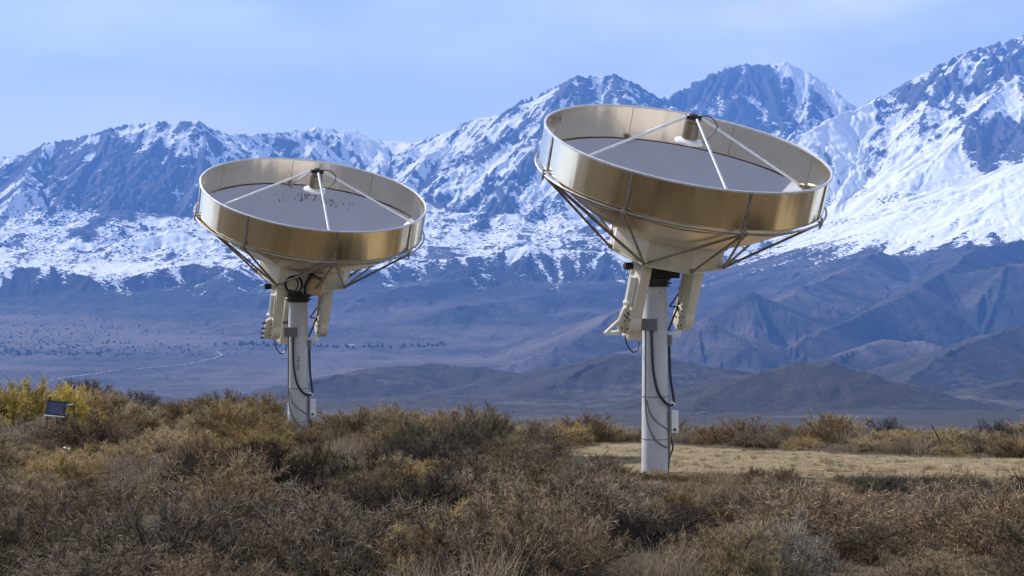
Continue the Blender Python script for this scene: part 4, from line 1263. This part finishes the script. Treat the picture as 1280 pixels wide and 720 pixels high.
    MB().tube([at1(838.5, 503, -.14), at1(843, 506, -.10)], 0.031, 12).build('hose_clamp', M_WHITE, root, True)
    MB().box(at1(836.5, 542, -0.05), X3, Y3, Z3, 0.018, 0.022, 0.50, 0.003).build('channel_strut', M_CONDUIT, root)
    pbx = MB().box(at1(843.5, 527, -0.07), X3, Y3, Z3, 0.058, 0.05, 0.185, 0.006).build('terminal_box', M_WHITE, root)
    MB().tube([at1(843.5, 537, -0.12), at1(843.5, 537, -0.135)], 0.024, 16).build('cable_gland', M_HOSE, pbx, True)
    MB().tube(bezier([at1(839, 547, -.05), at1(841, 560, -.06), at1(837, 572, -.06), at1(836, 582, -.05), at1(835, 592, -.05)], 8), 0.014, 8).build('ground_cable', M_HOSE, root, True)
    for zz in (495, 548):
        MB().lathe((0, 0, at1(800, zz).z), Z3, X3, [(0.2225, -0.008), (0.2245, -0.008), (0.2245, 0.008), (0.2225, 0.008)], 48, True).build('strap', M_CONDUIT, root, True)
    if not near:
        # coil of cable, tan box and stencilled marks of the further dish
        cc = at1(838, 329, -1.50)
        mb = MB()
        for k, (r_, ox) in enumerate(((0.155, 0), (0.175, .02), (0.14, -.02))):
            mb.tube([cc + X3 * (r_ * math.cos(a) + ox - 0.02 * k) + Z3 * (r_ * 1.05 * math.sin(a)) + Y3 * (0.03 * k + 0.03 * math.sin(2 * a)) for a in np.linspace(0, 2 * math.pi, 40)[:-1]], 0.014, 8, closed=True)
        mb.tube(bezier([cc + Z3 * .15, cc + X3 * .20 + Z3 * .22, cc + X3 * .45 + Z3 * .18, cc + X3 * .6 + Z3 * .05], 8), 0.016, 8)
        mb.build('cable_coil', M_HOSE, root, True)
        tbx = MB().box(at1(871, 331, -1.30), UX, -VX, AX, 0.15, 0.13, 0.17, 0.015).build('feed_equipment_box', M_TAN, root, True)
        gl = MB()
        gl.tube(bezier([at1(852, 345, -1.3), at1(856, 332, -1.5), at1(862, 320, -1.5), at1(866, 312, -1.35)], 8), 0.035, 8)
        gl.build('thick_cable', M_HOSE, tbx, True)
    # stencilled serial marks down the pylon
    if not near:
        mk = MB()
        for q, (z_, strokes) in enumerate(((0, ((-.03, 0, .03, 0), (0, -.02, 0, .02))), (1, ((-.03, -.015, .03, -.015), (-.03, .015, .03, .015), (0, -.015, 0, .015))), (2, ((-.025, 0, .025, 0),)), (3, ((-.03, -.015, .03, -.015), (-.03, .015, .03, .015), (.0, -.015, .0, .015))), (4, ((-.03, 0, .03, 0), (-.02, -.015, -.02, .015))))):
            z0 = 1.93 - z_ * 0.062
            for x0, y0, x1, y1 in strokes:
                a = Vector((0.03 + x0, 0, z0 + y0)); b = Vector((0.03 + x1, 0, z0 + y1))
                for v_ in (a, b): v_.y = -math.sqrt(0.2165 ** 2 - v_.x ** 2) - 0.001
                d = (b - a).normalized()
                mk.box((a + b) / 2, d, Y3, d.cross(Y3), (b - a).length / 2 + .004, 0.0015, 0.005)
        mk.build('stencil_marks', M_INK, py)
    return root

simple_feed = simple("dull_feed_metal", (0.36, 0.32, 0.26), 0.24, 1.0, 0.1, 6, 0.03)

ant1 = make_antenna('radio_dish', True)
ant1.location = (2.393, 26.79, -0.10)
tag(ant1, "nearer, larger metal dish antenna on a pale pylon beside the straw clearing", 'dish antenna', 'tilted dish antennas on pylons')
ant2 = make_antenna('radio_dish', False)
ant2.location = (-4.566, 34.17, -0.625)
tag(ant2, "further, smaller dish antenna with flaked reflector, its pylon rising from brush at left", 'dish antenna', 'tilted dish antennas on pylons')

# ------------------------------------------------------------------ small things on the hill
def build_panel():
    D = 27.3; x = (70 - U0) / FPX * D
    z0 = float(hill_z(x, D))
    r = empty('information_panel', (x, D, z0))
    tag(r, "small dark blue panel with pale lines on thin legs in brush at left", 'information sign')
    pz = CAMZ + (V0 - 511) / FPX * D - z0
    t = DEG(28); n_ = Vector((0.05, -math.cos(t), math.sin(t))).normalized(); ex = Vector((0.98, 0.05, -0.10)).normalized(); ez = n_.cross(ex).normalized()
    if ez.z < 0: ez = -ez
    c = Vector((0, 0, pz))
    bd = MB().box(c, ex, ez, n_, 0.165, 0.125, 0.012, 0.003).build('panel_board', simple("dark_blue_panel", (0.018, 0.022, 0.06), 0.45, 0.0, 0.1), r)
    ln = simple("pale_panel_lines", (0.11, 0.13, 0.22), 0.5)
    for i, k in enumerate((0.075, 0.03, -0.005, -0.04, -0.075)):
        MB().box(c + ez * k + n_ * 0.0135 + ex * (0.0 if i % 2 else 0.02), ex, ez, n_, 0.13 - 0.02 * (i % 3), 0.006, 0.0012).build('text_line', ln, bd)
    MB().box(c + ez * 0.135 - n_ * 0.004, ex, ez, n_, 0.175, 0.010, 0.016, 0.003).build('frame_bar', M_DARKM, r)
    MB().box(c - ez * 0.135 - n_ * 0.004, ex, ez, n_, 0.175, 0.010, 0.016, 0.003).build('frame_bar', M_STRUT, r)
    for sx in (-0.15, 0.15):
        MB().tube([c + ex * sx - n_ * 0.02 - ez * .05, Vector((sx * 0.9, 0.02, -0.1))], 0.012, 8).build('leg', M_DARKM, r, True)
    MB().tube([c + ex * -.12 + ez * .10, c + ex * -.10 + Z3 * .20], 0.010, 8).build('prong', M_DARKM, r, True)
    MB().tube([c + ex * .27 + ez * .12, Vector((0.36, 0.1, -.1))], 0.012, 8).build('side_post', M_DARKM, r, True)
    MB().tube([c + ex * .14 + ez * .08, c + ex * .28 + ez * .11], 0.010, 8).build('side_rail', M_STRUT, r, True)
    MB().box(c + ex * 0.10 - Z3 * 0.17, ex, Y3, Z3, 0.08, 0.07, 0.09, 0.01).build('battery_box', M_HOSE, r)
build_panel()

def rock(name, u, D, rx, ry, rz, label, lift=0.0):
    x = (u - U0) / FPX * D
    bm = bmesh.new(); bmesh.ops.create_icosphere(bm, subdivisions=3, radius=1.0)
    rg = random.Random(int(u))
    for v in bm.verts:
        n = 1 + 0.18 * math.sin(v.co.x * 3.1 + rg.random() * .4) + 0.12 * math.sin(v.co.y * 5 + v.co.z * 4)
        v.co = Vector((v.co.x * rx, v.co.y * ry, v.co.z * rz)) * n
    me = bpy.data.meshes.new(name); bm.to_mesh(me); bm.free(); me.materials.append(M_WHITE)
    o = obj(name, me, None, (x, D, float(hill_z(x, D)) + lift)); tag(o, label, 'stone')
rock('white_stone', 81, 25.4, .024, .022, .02, "left one of two small white stones below the dark blue panel", 0.22)
rock('white_stone', 86, 25.4, .024, .022, .02, "right one of two small white stones below the dark blue panel", 0.21)

x = (1178 - U0) / FPX * 33.5
zb = float(hill_z(x, 33.5))
ds = MB().tube(bezier([(0, 0, -0.05), (-0.04, 0, 0.18), (-0.12, 0.01, 0.36), (-0.23, 0.0, 0.56)], 6), [0.014] * 12 + [0.010] * 7, 8).build('dead_stalk', M_DEAD, None, True)
ds.location = (x, 33.5, zb)
tag(ds, "dark bare stalk leaning left above the brush band at the right", 'dead stalk')

# ------------------------------------------------------------------ valley details
def strip(name, uv, width, mat, lift=2.5):
    pts = []
    for (u0, v0), (u1, v1) in zip(uv[:-1], uv[1:]):
        for k in range(12):
            t = k / 12; pts.append(ground_hit(u0 + (u1 - u0) * t, v0 + (v1 - v0) * t, 5600))
    V = []; F = []
    pts = [Vector(p) for p in pts]
    for i, p in enumerate(pts):
        d = (pts[min(i + 1, len(pts) - 1)] - pts[max(i - 1, 0)]); d.z = 0; d.normalize()
        s_ = Vector((-d.y, d.x, 0)) * width
        for q in (p - s_, p + s_):
            V.append((q.x, q.y, terrain_z(q.x, q.y) + lift))
    for i in range(len(pts) - 1): F.append((2 * i, 2 * i + 1, 2 * i + 3, 2 * i + 2))
    o = obj(name, np_mesh(name, V, np.array(F), mat)); o['kind'] = 'structure'
M_ROAD = simple("pale_dirt_road", (0.26, 0.23, 0.20), 0.95, 0, 0.15, 0.01)
strip('dirt_road', [(62, 476), (85, 472.5), (105, 470), (128, 466.5), (152, 463.5)], 6, M_ROAD)
strip('dirt_road', [(168, 462), (200, 460), (232, 456.5), (250, 453), (266, 449.5), (277, 446), (276, 443), (270, 440)], 6, M_ROAD)

def far_trees():
    rg = np.random.default_rng(17)
    V = []; F = []; off = 0
    def one(u, v, hgt, wd, ymin=6500):
        nonlocal off
        x, y_, z_ = ground_hit(u, v, ymin)
        n = 6
        prof = [(0.15, 0), (wd, .18 * hgt), (wd * 1.05, .45 * hgt), (wd * .6, .8 * hgt), (0.1, hgt)]
        for r_, h_ in prof:
            a = np.arange(n) * 2 * np.pi / n + rg.uniform(0, 1)
            rr_ = r_ * rg.uniform(.75, 1.25, n)
            V.append(np.stack([x + rr_ * np.cos(a), y_ + rr_ * np.sin(a), np.full(n, z_ + h_)], 1))
        for j in range(4):
            for k in range(n):
                F.append((off + j * n + k, off + j * n + (k + 1) % n, off + (j + 1) * n + (k + 1) % n, off + (j + 1) * n + k))
        off += n * 5
    for k in range(80):
        u = rg.uniform(268, 560); one(u, 435 + 3 * math.sin(u / 60) + rg.normal(0, .8) - (u - 268) * 0.012, rg.uniform(10, 26), rg.uniform(4, 8))
    for k in range(150):
        u = abs(rg.normal(0, 130)); one(u, 446 - rg.exponential(9), rg.uniform(5, 14), rg.uniform(3, 8))
    for k in range(260):
        u = abs(rg.normal(60, 130)); one(u, 444 - 50 * rg.uniform() ** 1.3, rg.uniform(3, 8), rg.uniform(2.5, 7))
    m, t, out = new_mat("far_tree_foliage"); T = NT(t)
    principled(T, out, T.mix(T.noise(T.n("ShaderNodeNewGeometry").outputs['Position'], .05), (0.02, 0.026, 0.02, 1), (0.07, 0.07, 0.045, 1)), 0.95, Specular__IOR__Level=0.1)
    o = obj('distant_trees', np_mesh('distant_trees', np.concatenate(V), np.array(F), m)); tag(o, kind='stuff')
far_trees()

def far_house():
    x, y_, z_ = ground_hit(440, 433.5, 6500)
    r = empty('farm_shed', (x, y_, z_))
    tag(r, "tiny white shed far out on the valley floor, right of the further pylon", 'shed')
    MB().box((0, 0, 4.5), X3, Y3, Z3, 14, 8, 5.5, 0.1).build('wall', M_WHITE, r)
    MB().prism((0, 0, 10.02), Y3, Z3, X3, [(-8.8, 0), (8.8, 0), (0, 3.5)], 14.6).build('roof', simple("pale_tin_roof", (0.7, 0.7, 0.7), 0.4, 0.5), r)
far_house()
